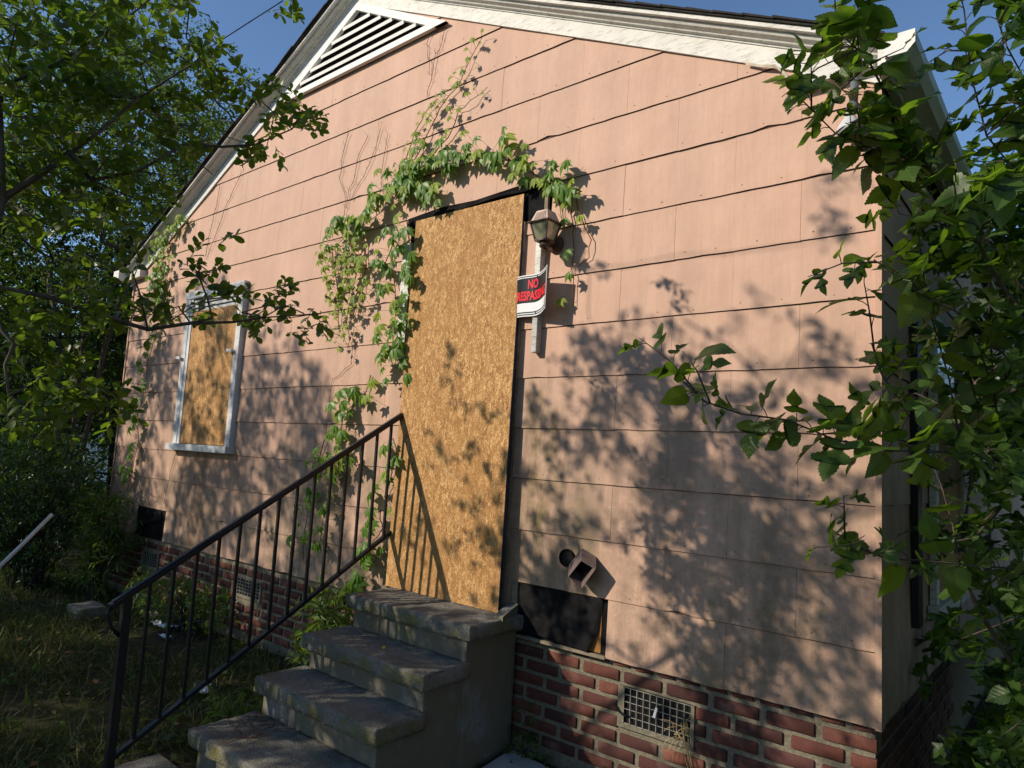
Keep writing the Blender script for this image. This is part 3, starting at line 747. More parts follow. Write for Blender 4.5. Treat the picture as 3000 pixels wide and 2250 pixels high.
# ------------------------------------------------------------------ where stems and branches run (world metres)
STEMS = {
 'shoot': [(-3.11, 3.39), (-2.86, 3.61), (-2.73, 3.8), (-2.68, 3.89), (-2.51, 4.0), (-2.4, 4.19), (-2.32, 4.28)],
 'shoot2': [(-2.76, 3.53), (-2.57, 3.67), (-2.47, 3.81), (-2.37, 3.85), (-2.25, 3.91)],
 'shoot3': [(-3.04, 3.49), (-2.98, 3.64), (-2.91, 3.79), (-2.8, 3.91), (-2.7, 3.97)],
 'arch': [(-3.12, 3.45), (-2.85, 3.5), (-2.48, 3.46), (-2.28, 3.49), (-2.08, 3.41), (-1.95, 3.32), (-1.78, 3.22), (-1.69, 3.14), (-1.54, 3.06)],
 'archlow': [(-3.11, 3.38), (-2.87, 3.39), (-2.68, 3.32), (-2.6, 3.23)],
 'mass': [(-2.96, 3.31), (-2.88, 3.45), (-2.76, 3.53), (-2.68, 3.59)],
 'left1': [(-3.11, 3.39), (-3.24, 3.3), (-3.4, 3.24), (-3.58, 3.18), (-3.74, 3.09)],
 'left2': [(-3.55, 3.1), (-3.45, 2.86), (-3.45, 2.63), (-3.46, 2.43), (-3.48, 2.29)],
 'left3': [(-3.78, 3.1), (-3.68, 2.83), (-3.63, 2.61), (-3.59, 2.39)],
 'left4': [(-3.39, 3.11), (-3.34, 2.89), (-3.37, 2.71), (-3.39, 2.53)],
 'dooredge': [(-2.92, 3.14), (-2.88, 2.89), (-2.85, 2.73), (-2.85, 2.6), (-2.85, 2.41), (-2.88, 2.26), (-2.96, 2.15), (-2.83, 2.09)],
 'dooredge2': [(-3.04, 3.08), (-3.1, 2.86), (-2.98, 2.66), (-2.98, 2.39), (-3.01, 2.16)],
 'lower1': [(-3.19, 2.09), (-3.25, 1.95), (-3.41, 1.84), (-3.3, 1.68), (-3.35, 1.54), (-3.49, 1.38)],
 'lower2': [(-2.9, 1.66), (-2.88, 1.58), (-2.9, 1.35), (-2.95, 1.27), (-2.85, 1.18)],
 'lower3': [(-2.97, 1.17), (-2.95, 1.07), (-3.04, 0.94), (-2.99, 0.87), (-3.1, 0.74), (-3.25, 0.63)],
 'lower4': [(-3.45, 1.78), (-3.48, 1.6), (-3.55, 1.33), (-3.59, 1.06), (-3.62, 0.86)],
 'lower5': [(-3.67, 1.62), (-3.7, 1.42), (-3.81, 1.01), (-3.8, 0.74)],
 'lamp0': [(-1.72, 3.15), (-1.64, 3.1), (-1.58, 3.08), (-1.52, 3.06)],
 'lamp1': [(-1.55, 3.05), (-1.53, 2.92), (-1.51, 2.82), (-1.52, 2.63), (-1.51, 2.54), (-1.5, 2.41)],
 'lamp2': [(-1.51, 3.02), (-1.49, 2.92), (-1.4, 2.77), (-1.42, 2.69), (-1.48, 2.63)],
 'lamp3': [(-1.64, 3.05), (-1.62, 2.86)],
 'lamp4': [(-1.63, 3.05), (-1.6, 2.99), (-1.59, 2.86)],
 'win1': [(-6.21, 3.76), (-6.45, 3.68), (-6.64, 3.62), (-6.71, 3.52), (-6.81, 3.44)],
 'win1b': [(-6.61, 3.85), (-6.76, 3.76), (-6.91, 3.66), (-6.95, 3.56)],
 'win2': [(-6.57, 3.66), (-6.55, 3.5), (-6.58, 3.35), (-6.53, 3.2), (-6.56, 3.06), (-6.57, 2.95)],
 'win2b': [(-6.81, 3.44), (-6.8, 3.28), (-6.77, 3.08), (-6.7, 2.95)],
 'win3': [(-6.71, 3.28), (-6.66, 2.95), (-6.68, 2.71), (-6.7, 2.54), (-6.78, 2.29), (-6.8, 2.08)],
 'win4': [(-6.84, 2.06), (-6.83, 1.91), (-6.89, 1.71), (-6.81, 1.53), (-6.9, 1.16), (-7.01, 0.89)],
 'dead1': [(-5.28, 4.04), (-5.4, 3.89), (-5.53, 3.72), (-5.63, 3.54), (-5.74, 3.36), (-5.82, 3.24)],
 'dead2': [(-5.67, 4.0), (-5.69, 3.84), (-5.72, 3.71), (-5.76, 3.55), (-5.8, 3.4), (-5.82, 3.25)],
 'dead3': [(-2.7, 4.47), (-2.72, 4.35), (-2.78, 4.31), (-2.78, 4.17), (-2.82, 4.06), (-2.82, 3.99)],
 'dead4': [(-2.7, 4.49), (-2.83, 4.49), (-2.87, 4.44), (-2.82, 4.28), (-2.82, 4.13)],
 'dead5': [(-3.7, 4.0), (-3.74, 3.83), (-3.77, 3.65), (-3.65, 3.44), (-3.68, 3.26)],
 'dead6': [(-3.45, 3.91), (-3.54, 3.78), (-3.58, 3.6), (-3.64, 3.5), (-3.65, 3.32)],
 'dead7': [(-3.31, 3.91), (-3.34, 3.79), (-3.43, 3.63), (-3.53, 3.53), (-3.64, 3.4)],
 'dead8': [(-3.21, 3.86), (-3.25, 3.71), (-3.26, 3.47), (-3.26, 3.36)],
 'dead9': [(-5.98, 1.45), (-6.06, 1.26), (-6.09, 1.11), (-6.12, 0.89)],
 'dead10': [(-3.43, 2.33), (-3.43, 2.18), (-3.64, 2.07), (-3.66, 1.84), (-3.66, 1.56)],
}
MYRTLE = [(-1.77, -2.59, 2.78), (-1.86, -2.58, 2.69), (-2.21, -2.42, 2.95), (-2.1, -2.43, 3.03), (-1.84, -2.44, 2.79), (-2.0, -2.48, 2.7), (-2.05, -2.38, 2.78), (-1.9, -2.34, 2.81), (-2.21, -2.22, 2.85), (-1.79, -2.57, 2.5), (-1.99, -2.43, 2.6), (-2.09, -2.31, 2.66), (-2.06, -2.21, 2.71), (-2.14, -2.14, 2.88), (-2.22, -2.08, 3.04), (-2.33, -1.95, 3.23), (-1.99, -2.01, 3.11), (-2.17, -1.84, 3.22), (-2.19, -1.89, 3.13), (-2.0, -1.89, 3.02), (-1.85, -2.07, 3.14), (-2.34, -2.01, 3.37), (-1.98, -2.27, 3.08), (-2.0, -1.8, 3.04), (-2.28, -1.68, 3.11), (-2.14, -1.86, 2.94), (-2.09, -1.98, 2.92), (-2.24, -2.0, 2.89), (-1.82, -1.77, 2.91), (-2.07, -1.56, 3.09), (-1.85, -1.57, 2.97), (-1.78, -1.68, 2.81), (-1.96, -1.48, 2.98), (-2.22, -1.51, 2.91), (-1.95, -1.73, 2.76), (-2.16, -1.74, 2.87), (-2.01, -1.9, 2.73), (-2.23, -1.93, 2.8), (-2.22, -2.05, 2.7), (-1.94, -2.25, 2.53), (-2.26, -2.24, 2.59), (-2.14, -2.4, 2.54), (-2.13, -2.48, 2.5), (-2.23, -2.41, 2.43), (-2.03, -2.35, 2.39), (-2.24, -2.17, 2.46), (-2.31, -2.03, 2.55), (-1.91, -2.08, 2.52), (-2.27, -1.72, 2.73), (-2.06, -1.92, 2.57), (-2.08, -2.02, 3.29), (-1.89, -2.31, 2.97), (-2.15, -2.44, 2.3), (-1.94, -2.4, 2.24), (-2.3, -2.17, 2.36), (-1.99, -2.16, 2.33), (-1.98, -1.63, 3.48), (-1.96, -1.88, 2.24), (-2.0, -1.82, 2.23), (-1.91, -1.87, 2.16), (-1.89, -1.81, 2.12), (-2.05, -1.84, 2.1), (-2.0, -1.67, 2.1), (-1.95, -1.66, 2.06), (-1.97, -1.54, 2.16), (-1.78, -1.61, 2.12), (-1.91, -1.5, 2.08), (-1.72, -1.56, 2.09), (-1.83, -1.41, 2.14), (-2.04, -1.93, 2.02), (-2.05, -1.99, 2.03), (-2.16, -2.03, 2.02), (-2.13, -2.12, 2.04), (-2.13, -2.09, 1.99), (-1.94, -2.24, 1.99), (-2.0, -2.07, 2.09), (-1.93, -2.13, 2.15), (-1.93, -1.96, 2.06), (-1.99, -2.3, 2.04), (-2.17, -2.2, 1.79), (-1.97, -2.22, 1.72), (-2.01, -2.17, 1.67), (-2.08, -2.25, 1.74), (-2.18, -2.29, 1.82), (-2.21, -2.31, 1.93), (-2.14, -2.24, 1.65), (-2.01, -2.3, 1.61), (-2.1, -2.31, 1.64), (-2.15, -2.38, 1.63), (-1.96, -2.4, 1.6), (-2.11, -2.09, 1.66), (-2.05, -2.36, 1.72), (-2.11, -2.42, 2.0), (-2.12, -2.33, 2.1), (-2.13, -2.36, 1.85)]
MYR_a = [(-2.06, -2.1, 3.28), (-2.06, -2.21, 3.1), (-2.06, -2.32, 2.95), (-2.06, -2.43, 2.8), (-2.07, -2.55, 2.69)]
MYR_b = [(-2.07, -2.5, 2.32), (-2.01, -2.35, 2.51), (-2.03, -2.25, 2.65), (-2.03, -2.14, 2.82), (-1.94, -1.97, 3.03)]
MYR_c = [(-2.01, -2.35, 2.53), (-2.0, -2.27, 2.45), (-1.93, -2.14, 2.41)]
MYR_d = [(-2.0, -2.27, 2.45), (-1.98, -2.13, 2.53), (-2.0, -1.97, 2.7), (-1.98, -1.83, 2.74), (-1.93, -1.72, 2.78), (-1.85, -1.61, 2.87)]
MYR_e = [(-2.12, -2.5, 2.04), (-2.02, -2.35, 2.02), (-2.01, -2.21, 1.99), (-1.97, -2.04, 1.96), (-1.9, -1.92, 2.0), (-1.88, -1.77, 2.03), (-1.87, -1.65, 2.07), (-1.74, -1.47, 2.11)]
MYR_f = [(-1.88, -1.85, 2.03), (-1.89, -1.87, 2.1), (-1.92, -1.9, 2.19)]
MYR_g = [(-2.08, -2.45, 1.89), (-2.05, -2.42, 1.85), (-2.08, -2.43, 1.78), (-2.07, -2.41, 1.68), (-2.05, -2.33, 1.63), (-1.99, -2.28, 1.64)]
MUL_a = [(0.54, -0.55, 2.05), (0.46, -0.63, 2.19), (0.41, -0.69, 2.32), (0.38, -0.72, 2.38), (0.34, -0.77, 2.45), (0.31, -0.8, 2.51), (0.27, -0.84, 2.58), (0.22, -0.9, 2.7), (0.21, -0.92, 2.74), (0.16, -0.98, 2.87), (0.16, -0.98, 2.96), (0.16, -1.0, 3.07)]
MUL_b = [(0.31, -0.8, 2.51), (0.18, -0.92, 2.55), (0.1, -0.99, 2.59), (0.02, -1.07, 2.69), (0.02, -1.08, 2.72)]
MUL_c = [(0.54, -0.62, 1.66), (0.22, -0.89, 1.65), (0.11, -0.99, 1.67), (0.0, -1.08, 1.72), (-0.1, -1.17, 1.73), (-0.18, -1.24, 1.76), (-0.23, -1.29, 1.82)]
MUL_d = [(0.52, -0.46, 1.32), (0.27, -0.67, 1.33), (0.19, -0.74, 1.33), (0.12, -0.8, 1.36), (0.06, -0.86, 1.41)]
MUL_e = [(0.35, -0.53, 1.7), (0.33, -0.57, 1.89), (0.29, -0.63, 2.09), (0.27, -0.67, 2.25)]
MUL_f = [(0.45, -0.44, 1.64), (0.44, -0.47, 1.85), (0.43, -0.51, 2.07), (0.44, -0.53, 2.27)]
MUL_g = [(0.56, -0.71, 2.4), (0.46, -0.81, 2.56), (0.43, -0.86, 2.73), (0.42, -0.9, 2.91), (0.4, -0.93, 3.02)]
MUL_h = [(0.25, -0.75, 1.76), (0.19, -0.82, 1.88), (0.17, -0.85, 1.97)]
MUL_i = [(0.5, -0.16, 0.89), (0.41, -0.26, 1.07), (0.33, -0.35, 1.26), (0.31, -0.39, 1.44)]
MUL_j = [(0.16, -0.97, 2.84), (0.11, -1.02, 2.9), (0.11, -1.04, 2.99)]
MUL_k = [(0.57, -0.86, 2.63), (0.52, -0.92, 2.75), (0.5, -0.95, 2.83)]
MUL_l = [(0.32, -0.78, 2.42), (0.23, -0.87, 2.58), (0.15, -0.96, 2.69), (0.09, -1.02, 2.75)]
MUL_m = [(0.54, -0.52, 1.87), (0.4, -0.66, 2.06), (0.29, -0.77, 2.12), (0.18, -0.87, 2.22)]

# ------------------------------------------------------------------ foliage tools
RNG = np.random.default_rng(5)
def leaf_mat(name, c0, c1, trans, tw=.4, rough=.45, spec=.4, tip=None, veins=False):
    t = T(name); gi = t.new('ShaderNodeNewGeometry'); isl = gi.outputs['Random Per Island']; ob = t.rand()
    f = t.math('FRACT', t.math('ADD', isl, t.math('MULTIPLY', ob, 7.31)))
    c = t.mix(f, c0, c1)
    if tip: c = t.mix(t.ramp(t.math('FRACT', t.math('MULTIPLY', f, 13.7)), (.72, 0.), (.86, 1.)), c, tip)
    n = t.noise(26, detail=3); c = t.mix(t.math('MULTIPLY', t.ramp(n, (.4, 0.), (.8, 1.)), .35), c, tuple(x*.55 for x in c0))
    nb_ = None
    if veins:
        oc = t.new('ShaderNodeTexCoord').outputs['Object']; o3 = t.xyz(oc); ax = t.math('ABSOLUTE', o3[0])
        mid = t.ramp(ax, (.008, 1.), (.022, 0.)); wv = t.math('SINE', t.math('MULTIPLY', t.math('SUBTRACT', o3[1], t.math('MULTIPLY', ax, .85)), 42.0))
        vn = t.math('MAXIMUM', mid, t.math('MULTIPLY', t.ramp(wv, (.86, 0.), (.98, 1.)), .7))
        c = t.mix(t.math('MULTIPLY', vn, .22), c, (.13, .19, .05)); nb_ = t.bump(t.math('ADD', t.math('MULTIPLY', wv, .35), t.math('MULTIPLY', t.noise(60), 2.0)), .25, .003)
        sp = t.ramp(t.noise(40, detail=4), (.66, 0.), (.74, .7)); c = t.mix(sp, c, (.12, .09, .03))
    t.done(c, rough, nb_, spec)
    tr = t.new('ShaderNodeBsdfTranslucent'); t.put(tr.inputs['Color'], t.mix(f, trans, tuple(min(1, x*1.3) for x in trans)))
    mx = t.new('ShaderNodeMixShader'); mx.inputs[0].default_value = tw
    t.l.new(t.b.outputs[0], mx.inputs[1]); t.l.new(tr.outputs[0], mx.inputs[2]); t.l.new(mx.outputs[0], t.out.inputs['Surface'])
    return t.m
M['myrtle'] = leaf_mat('crape myrtle leaf', (.030, .060, .012), (.058, .100, .018), (.20, .33, .02), .40, .38)
M['myrtle_far'] = leaf_mat('reddish tipped leaf', (.030, .060, .012), (.060, .100, .020), (.17, .27, .02), .38, .5, .3, (.17, .085, .025))
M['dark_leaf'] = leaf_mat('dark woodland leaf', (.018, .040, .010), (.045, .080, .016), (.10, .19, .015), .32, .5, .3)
M['mulberry'] = leaf_mat('mulberry leaf', (.030, .068, .014), (.058, .112, .020), (.21, .37, .02), .40, .42, .4)
M['mulberry_near'] = leaf_mat('veined mulberry leaf', (.030, .070, .014), (.064, .122, .020), (.22, .39, .02), .40, .42, .4, None, True)
M['creeper_near'] = leaf_mat('veined creeper leaf', (.070, .155, .016), (.14, .26, .03), (.24, .44, .02), .34, .42, .35)
M['creeper'] = leaf_mat('creeper leaf', (.060, .135, .015), (.12, .225, .026), (.22, .40, .02), .32, .45, .3)
M['creeper_young'] = leaf_mat('young creeper leaf', (.19, .27, .03), (.31, .40, .06), (.38, .52, .05), .38, .5, .25)
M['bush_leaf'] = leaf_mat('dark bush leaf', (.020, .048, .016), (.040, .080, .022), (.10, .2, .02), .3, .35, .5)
M['weed_leaf'] = leaf_mat('weed leaf', (.045, .085, .02), (.08, .13, .03), (.2, .32, .03), .35, .5, .3)
M['grass'] = leaf_mat('yard grass', (.040, .060, .015), (.085, .098, .03), (.13, .18, .03), .25, .6, .2, (.26, .20, .10))
def bark(name, a, b):
    t = T(name); n = t.noise(1, t.scale(t.pos, (22, 22, 6)), detail=6, rough=.7); g = t.noise(3)
    return t.done(t.mix(t.ramp(n, (.3, 0.), (.7, 1.)), a, b), .85, t.bump(n, .6, .01), .2)
M['bark'] = bark('grey brown bark', (.05, .038, .028), (.16, .125, .095))
M['dark_bark'] = bark('dark brown bark', (.018, .015, .012), (.06, .05, .04))  # darker bark tone for background trees, yard trees and bush stems
M['green_stem'] = plain('green shoot', (.16, .22, .05), .5, 30, .3)
M['vine_stem'] = plain('reddish vine stem', (.17, .075, .035), .6, 40, .4)
M['dry_stem'] = plain('dry vine stem', (.16, .085, .05), .8, 40, .5)

def oval_leaf():
    V = [(0,0,0)]; F = []
    ys = (.25, .55, .82); ws = (.17, .28, .24); mz = (-.01, -.02, -.07)
    for y, w, m in zip(ys, ws, mz): V += [(-w, y, m+.07), (0, y, m), (w, y, m+.07)]
    V.append((0, 1.0, -.14)); n = len(V)-1
    F += [(0, 2, 1), (0, 3, 2)]
    for k in range(2):
        a = 1+3*k; F += [(a, a+1, a+4, a+3), (a+1, a+2, a+5, a+4)]
    F += [(7, 8, n), (8, 9, n)]
    return np.array(V, float), F
def dia_leaf(w=.27):
    return np.array([(0,0,0), (-w,.5,.06), (0,1,-.1), (w,.5,.06), (0,.5,-.02)], float), [(0, 4, 1), (1, 4, 2), (4, 3, 2), (0, 3, 4)]
def outline_leaf(half, teeth=2, depth=.035, seed=0, fold=.16, droop=.22, wave=.05):
    """leaf from a half outline [(x, y)...] from petiole to tip; serrated, folded along the midrib, drooping"""
    r = random.Random(seed); pts = []
    for (x0, y0), (x1, y1) in zip(half[:-1], half[1:]):
        L = math.hypot(x1-x0, y1-y0); nx, ny = (y1-y0)/L, -(x1-x0)/L
        for k in range(teeth):
            t = k/teeth; pts.append((x0+(x1-x0)*t, y0+(y1-y0)*t))
            t2 = t+.75/teeth; d = depth*(.7+.6*r.random()); pts.append((x0+(x1-x0)*t2+nx*d, y0+(y1-y0)*t2+ny*d))
    pts.append(half[-1])
    V = []; F = []
    def z(x, y): return fold*abs(x)-droop*max(y, 0)**2+wave*math.sin(y*9+seed)*abs(x)
    top = half[-1][1]
    n = len(pts)
    mid = [min(max(y*.92+.03, 0), top) for x, y in pts]
    for s in (-1, 1):
        b = len(V)
        for (x, y), m in zip(pts, mid):
            V.append((s*x, y, z(x, y))); V.append((0, m, z(0, m)))
        for k in range(n-1):
            q = (b+2*k, b+2*k+1, b+2*k+3, b+2*k+2); F.append(q if s > 0 else tuple(reversed(q)))
    return np.array(V, float), F
MUL_HALF = [
    [(0,.02), (.2,-.07), (.40,.03), (.49,.24), (.45,.48), (.33,.72), (.15,.92), (0,1.08)],
    [(0,.02), (.18,-.08), (.38,-.02), (.52,.12), (.50,.25), (.37,.31), (.13,.33), (.17,.44), (.33,.58), (.31,.76), (.14,.95), (0,1.12)],
    [(0,.02), (.17,-.08), (.36,-.08), (.50,.04), (.44,.15), (.30,.18), (.10,.20), (.13,.30), (.30,.44), (.46,.60), (.41,.70), (.27,.65), (.09,.50), (.12,.60), (.22,.74), (.19,.88), (.08,1.02), (0,1.12)]]
def creeper_leaf(seed, petiole=.55):
    r = random.Random(seed); V = []; F = []
    half = [(0,0), (.13,.16), (.235,.40), (.225,.60), (.11,.84), (0,1.06)]
    for a, s in ((-78, .72), (-40, .92), (0, 1.0), (40, .92), (78, .72)):
        v, f = outline_leaf(half, 2, .028, seed+a, .16, .22+.22*r.random(), .03)
        t = math.radians(a+r.uniform(-9, 9)); s *= r.uniform(.88, 1.08); lift = .05*r.random()
        v = v*s; x = v[:, 0]*math.cos(t)+v[:, 1]*math.sin(t); y = -v[:, 0]*math.sin(t)+v[:, 1]*math.cos(t)
        z = v[:, 2]-abs(a)/78*.16*v[:, 1]+lift; y += petiole*.12
        b = len(V); V += list(zip(x, y, z)); F += [tuple(b+k for k in q) for q in f]
    b = len(V)      # petiole back to the stem
    V += [(-.012, .06, .0), (.012, .06, 0), (.012, -petiole*.5, .16), (-.012, -petiole*.5, .16)]; F.append((b, b+1, b+2, b+3))
    return np.array(V, float), F

def tmpl_mesh(name, tm, mat):
    me = bpy.data.meshes.new(name); me.from_pydata([tuple(v) for v in tm[0]], [], tm[1]); me.materials.append(mat)
    for p in me.polygons: p.use_smooth = True
    return me
def scatter(name, tm, pos, rot, size, mat, parent=None, kind=None):
    """one mesh of many small leaves"""
    V, F = tm; nv = len(V); N = len(pos)
    co = np.einsum('nij,vj->nvi', rot, V)*size[:, None, None]+pos[:, None, :]
    loops = np.concatenate([np.array(f) for f in F]); lens = np.array([len(f) for f in F]); nl = len(loops)
    li = (loops[None, :]+(np.arange(N)*nv)[:, None]).ravel()
    ls = (np.concatenate([[0], np.cumsum(lens)[:-1]])[None, :]+(np.arange(N)*nl)[:, None]).ravel()
    me = bpy.data.meshes.new(name); me.vertices.add(N*nv); me.vertices.foreach_set('co', co.astype(np.float32).ravel())
    me.loops.add(N*nl); me.loops.foreach_set('vertex_index', li.astype(np.int32))
    me.polygons.add(N*len(F)); me.polygons.foreach_set('loop_start', ls.astype(np.int32)); 
    me.polygons.foreach_set('use_smooth', np.ones(N*len(F), bool))
    me.update(calc_edges=True); me.validate(); me.materials.append(mat)
    o = link(name, me, parent)
    if kind: o['kind'] = kind
    return o
def nrm(a): return a/np.maximum(np.linalg.norm(a, axis=-1, keepdims=True), 1e-9)
def frames(y, up):
    """rotation matrices with columns x, y (leaf length), z (leaf face)"""
    y = nrm(y); x = nrm(np.cross(y, up)); z = np.cross(x, y); return np.stack([x, y, z], -1)
def sprays(centers, n_tw, tw_len, n_leaf, size, out=None, up=.35, droop=.2, flat=.5, spread=.05):
    """twigs round clump centres and the leaves along them"""
    C = np.repeat(np.asarray(centers, float), n_tw, 0); N = len(C)
    d = RNG.normal(size=(N, 3)); d[:, 2] = d[:, 2]*.6+up
    if out is not None: d += nrm(C-np.asarray(out))*.7
    d = nrm(d); L = tw_len*RNG.uniform(.6, 1.3, N); S = C+RNG.normal(0, spread, (N, 3))
    k = (np.arange(n_leaf)+.6)/n_leaf
    pos = S[:, None, :]+d[:, None, :]*(L[:, None]*k[None, :])[:, :, None]
    pos[:, :, 2] -= droop*L[:, None]*k[None, :]**2
    ref = nrm(np.cross(d, RNG.normal(size=(N, 3)))); ref2 = np.cross(d, ref)
    ph = np.arange(n_leaf)*math.pi+RNG.uniform(0, .6, (N, n_leaf))+(np.arange(n_leaf)//2*1.2)
    side = ref[:, None, :]*np.cos(ph)[..., None]+ref2[:, None, :]*np.sin(ph)[..., None]
    y = d[:, None, :]*.75+side*.9+RNG.normal(0, .18, (N, n_leaf, 3)); y[..., 2] -= droop
    nz = np.zeros_like(y); nz[..., 2] = 1; nz += RNG.normal(0, flat, nz.shape)
    sz = size*RNG.uniform(.65, 1.15, (N, n_leaf))*(1-.35*k[None, :]**3)
    ends = S+d*L[:, None]; ends[:, 2] -= droop*L
    return pos.reshape(-1, 3), frames(y.reshape(-1, 3), nz.reshape(-1, 3)), sz.ravel(), (S, (S+ends)/2+np.array((0, 0, .02)), ends)
def grow(base, targets, rt=.004, pw=.42, wiggle=.06):
    """a branch skeleton: base is a list of polylines (each a list of points; the first point of later ones joins the nearest node)"""
    P = []; par = []
    for bi, pl in enumerate(base):
        pl = [np.array(q, float) for q in pl]
        if bi == 0: last = -1
        else:
            last = int(np.argmin([np.linalg.norm(q-pl[0]) for q in P]))
        for q in pl: P.append(q); par.append(last); last = len(P)-1
    root = P[0]
    for q in sorted((np.array(t, float) for t in targets), key=lambda q: np.linalg.norm(q-P[min(len(base[0])-1, len(P)-1)])):
        A = np.array(P); dd = np.linalg.norm(A-q, axis=1)+np.where(A[:, 2] > q[2]+.1, .5*(A[:, 2]-q[2]), 0)
        if len(base[0]) > 2: dd[:1] += 5
        k = int(np.argmin(dd)); a = P[k]; L = np.linalg.norm(q-a); last = k
        m = max(1, int(L/.22))
        for i in range(1, m+1):
            t = i/m; w = a*(1-t)+q*t
            if i < m: w = w+RNG.normal(0, wiggle*min(L, .7), 3)+np.array((0, 0, .12*L*t*(1-t)))
            P.append(w); par.append(last); last = len(P)-1
    cnt = np.zeros(len(P)); has = np.zeros(len(P), bool)
    for i in range(len(P)-1, -1, -1):
        if not has[i]: cnt[i] += 1
        if par[i] >= 0: cnt[par[i]] += cnt[i]; has[par[i]] = True
    return P, par, rt*np.maximum(cnt, 1)**pw
def skeleton(mb, P, par, R, n=6):
    kids = {}
    for i, p in enumerate(par): kids.setdefault(p, []).append(i)
    stack = [(0, None)]
    while stack:
        i, frm = stack.pop(); chain = ([frm] if frm is not None else [])+[i]
        while kids.get(i):
            ch = sorted(kids[i], key=lambda c: -R[c]); 
            for c in ch[1:]: stack.append((c, i))
            i = ch[0]; chain.append(i)
        if len(chain) > 1:
            rad = [R[c] for c in chain]
            if frm is not None: rad[0] = min(rad[0], rad[1]*1.15)
            mb.tube([P[c] for c in chain], rad, n if max(rad) > .006 else 4)
def twig_mesh(mb, tw, r=.0018):
    for a, b, c in zip(*tw): mb.tube([a, b, c], [r, r*.8, r*.4], 3, False)
def in_view(pos, margin=0.0):
    q = pos-CAM; dz = q@_d; f = 2*cd.lens/36.0; X = (q@_r)/np.maximum(dz, 1e-6)*f; Y = (q@_u)/np.maximum(dz, 1e-6)*f
    return (dz > .2) & (np.abs(X) < 1+margin) & (np.abs(Y) < .75+margin), dz
def leaf_objects(meshes, pos, rot, size, parent, k, name='leaf'):
    """the k leaves that show largest become parts of their own; returns the mask of the rest"""
    vis, dz = in_view(pos); score = np.where(vis, size/np.maximum(dz, .1), -1); order = np.argsort(-score)[:k]; order = order[score[order] > 0]
    for i in order:
        R = rot[i]*size[i]; p = pos[i]
        link(name, meshes[int(RNG.integers(len(meshes)))], parent, None, Matrix(((*R[0], p[0]), (*R[1], p[1]), (*R[2], p[2]), (0, 0, 0, 1))))
    m = np.ones(len(pos), bool); m[order] = False; return m

def street_side(P, m=0.0):
    """points of the front yard on the street side of a line across it, clear of the wall and the corner thicket"""
    P = np.asarray(P); return P[:, 1] < -3.20-m+.19*(.67-P[:, 0])
def lit_zone(P):
    """does the shadow of P on the gable fall where the gable stands in full sun?"""
    P = np.asarray(P); t = -P[:, 1]; x = P[:, 0]+SUN[0]*t; z = P[:, 2]+SUN[2]*t
    top = np.interp(x, [-7.4, -6.6, -5.6, -4.9, -4.2, -3.7, -3.55, -2.95, -2.86, -2.5, -1.95, -1.9, -1.7, -1.5, -1.2, -.95, -.6, -.25, .1], [2.9, 3.2, 3.1, 2.9, 2.4, 2.1, 1.65, 1.2, .88, .80, .95, 1.6, 2.2, 2.6, 2.4, 2.3, 2.4, 2.3, 1.9])
    return (z > top) & (x > -7.6) & (x < .25) & (t > 0)

# ------------------------------------------------------------------ ground
def gz(x, y): return .018*mnoise.noise((x*.9, y*.9, 0))+.012*mnoise.noise((x*3.1, y*3.1, 4))-.012
def ticks(c, fine, r): 
    t = list(np.arange(c-r, c+r+1e-6, fine)); k = r
    while k < 900: k *= 1.5; t = [c-k]+t+[c+k]
    return t
mb = MB(); tx, ty_ = ticks(-4, .16, 6), ticks(-1, .16, 4)
for y in ty_:
    for x in tx: mb.v.append((x, y, gz(x, y) if abs(x) < 60 and abs(y) < 60 else -.02))
W_ = len(tx)
mb.f = [(j*W_+i, j*W_+i+1, (j+1)*W_+i+1, (j+1)*W_+i) for j in range(len(ty_)-1) for i in range(W_-1)]
def soil():
    t = T('weedy soil'); n = t.noise(9, detail=7, rough=.7); g = t.noise(1.6, detail=4); s_ = t.noise(60, detail=5, rough=.7)
    c = t.mix(t.ramp(n, (.35, 0.), (.7, 1.)), (.032, .026, .018), (.075, .060, .038))
    c = t.mix(t.ramp(g, (.42, 0.), (.62, .8)), c, (.05, .058, .018))
    c = t.mix(t.ramp(s_, (.6, 0.), (.75, .6)), c, (.20, .155, .085))
    return t.done(c, .95, t.bump(t.math('ADD', n, s_), .9, .02), .15)
M['soil'] = soil()
tag(mb.obj('ground', M['soil'], None, True), kind='structure')
tag(rough_box(-2.95, -1.65, -2.9, -1.36, -.06, .012, .05, .012, .004, 9).obj('path', M['concrete'], None, True), kind='structure')

# ------------------------------------------------------------------ crape myrtle beside the camera; its branches hang across the window
random.seed(21)
myr = thing('crape_myrtle', 'crape myrtle whose small leafy branches hang across the boarded window', 'tree', (-4.3, -3.5, 0))
myr_base = [[(-4.3, -3.5, -.1), (-4.2, -3.45, .7), (-4.0, -3.35, 1.4), (-3.7, -3.2, 1.9), (-3.3, -3.0, 2.2), (-2.8, -2.75, 2.35)],
            list(reversed(MYR_a)), MYR_b, MYR_c, MYR_d, MYR_e, MYR_f, MYR_g]
R_ = []                                            # the part of the crown beyond the frame that shades the wall right of the door
while len(R_) < 20:
    x, z = random.uniform(-1.88, -1.25), random.uniform(.7, 2.3); t = random.uniform(2.3, 3.4)
    q = np.array((x, 0, z))-t*SUN
    if mnoise.noise((x*3.3, z*3.3, 7)) > .02-.08*(1 if z < 1.5 else 0) and not lit_zone(q[None])[0] and street_side(q[None])[0]: R_.append(q)
S_ = []                                            # and the steps
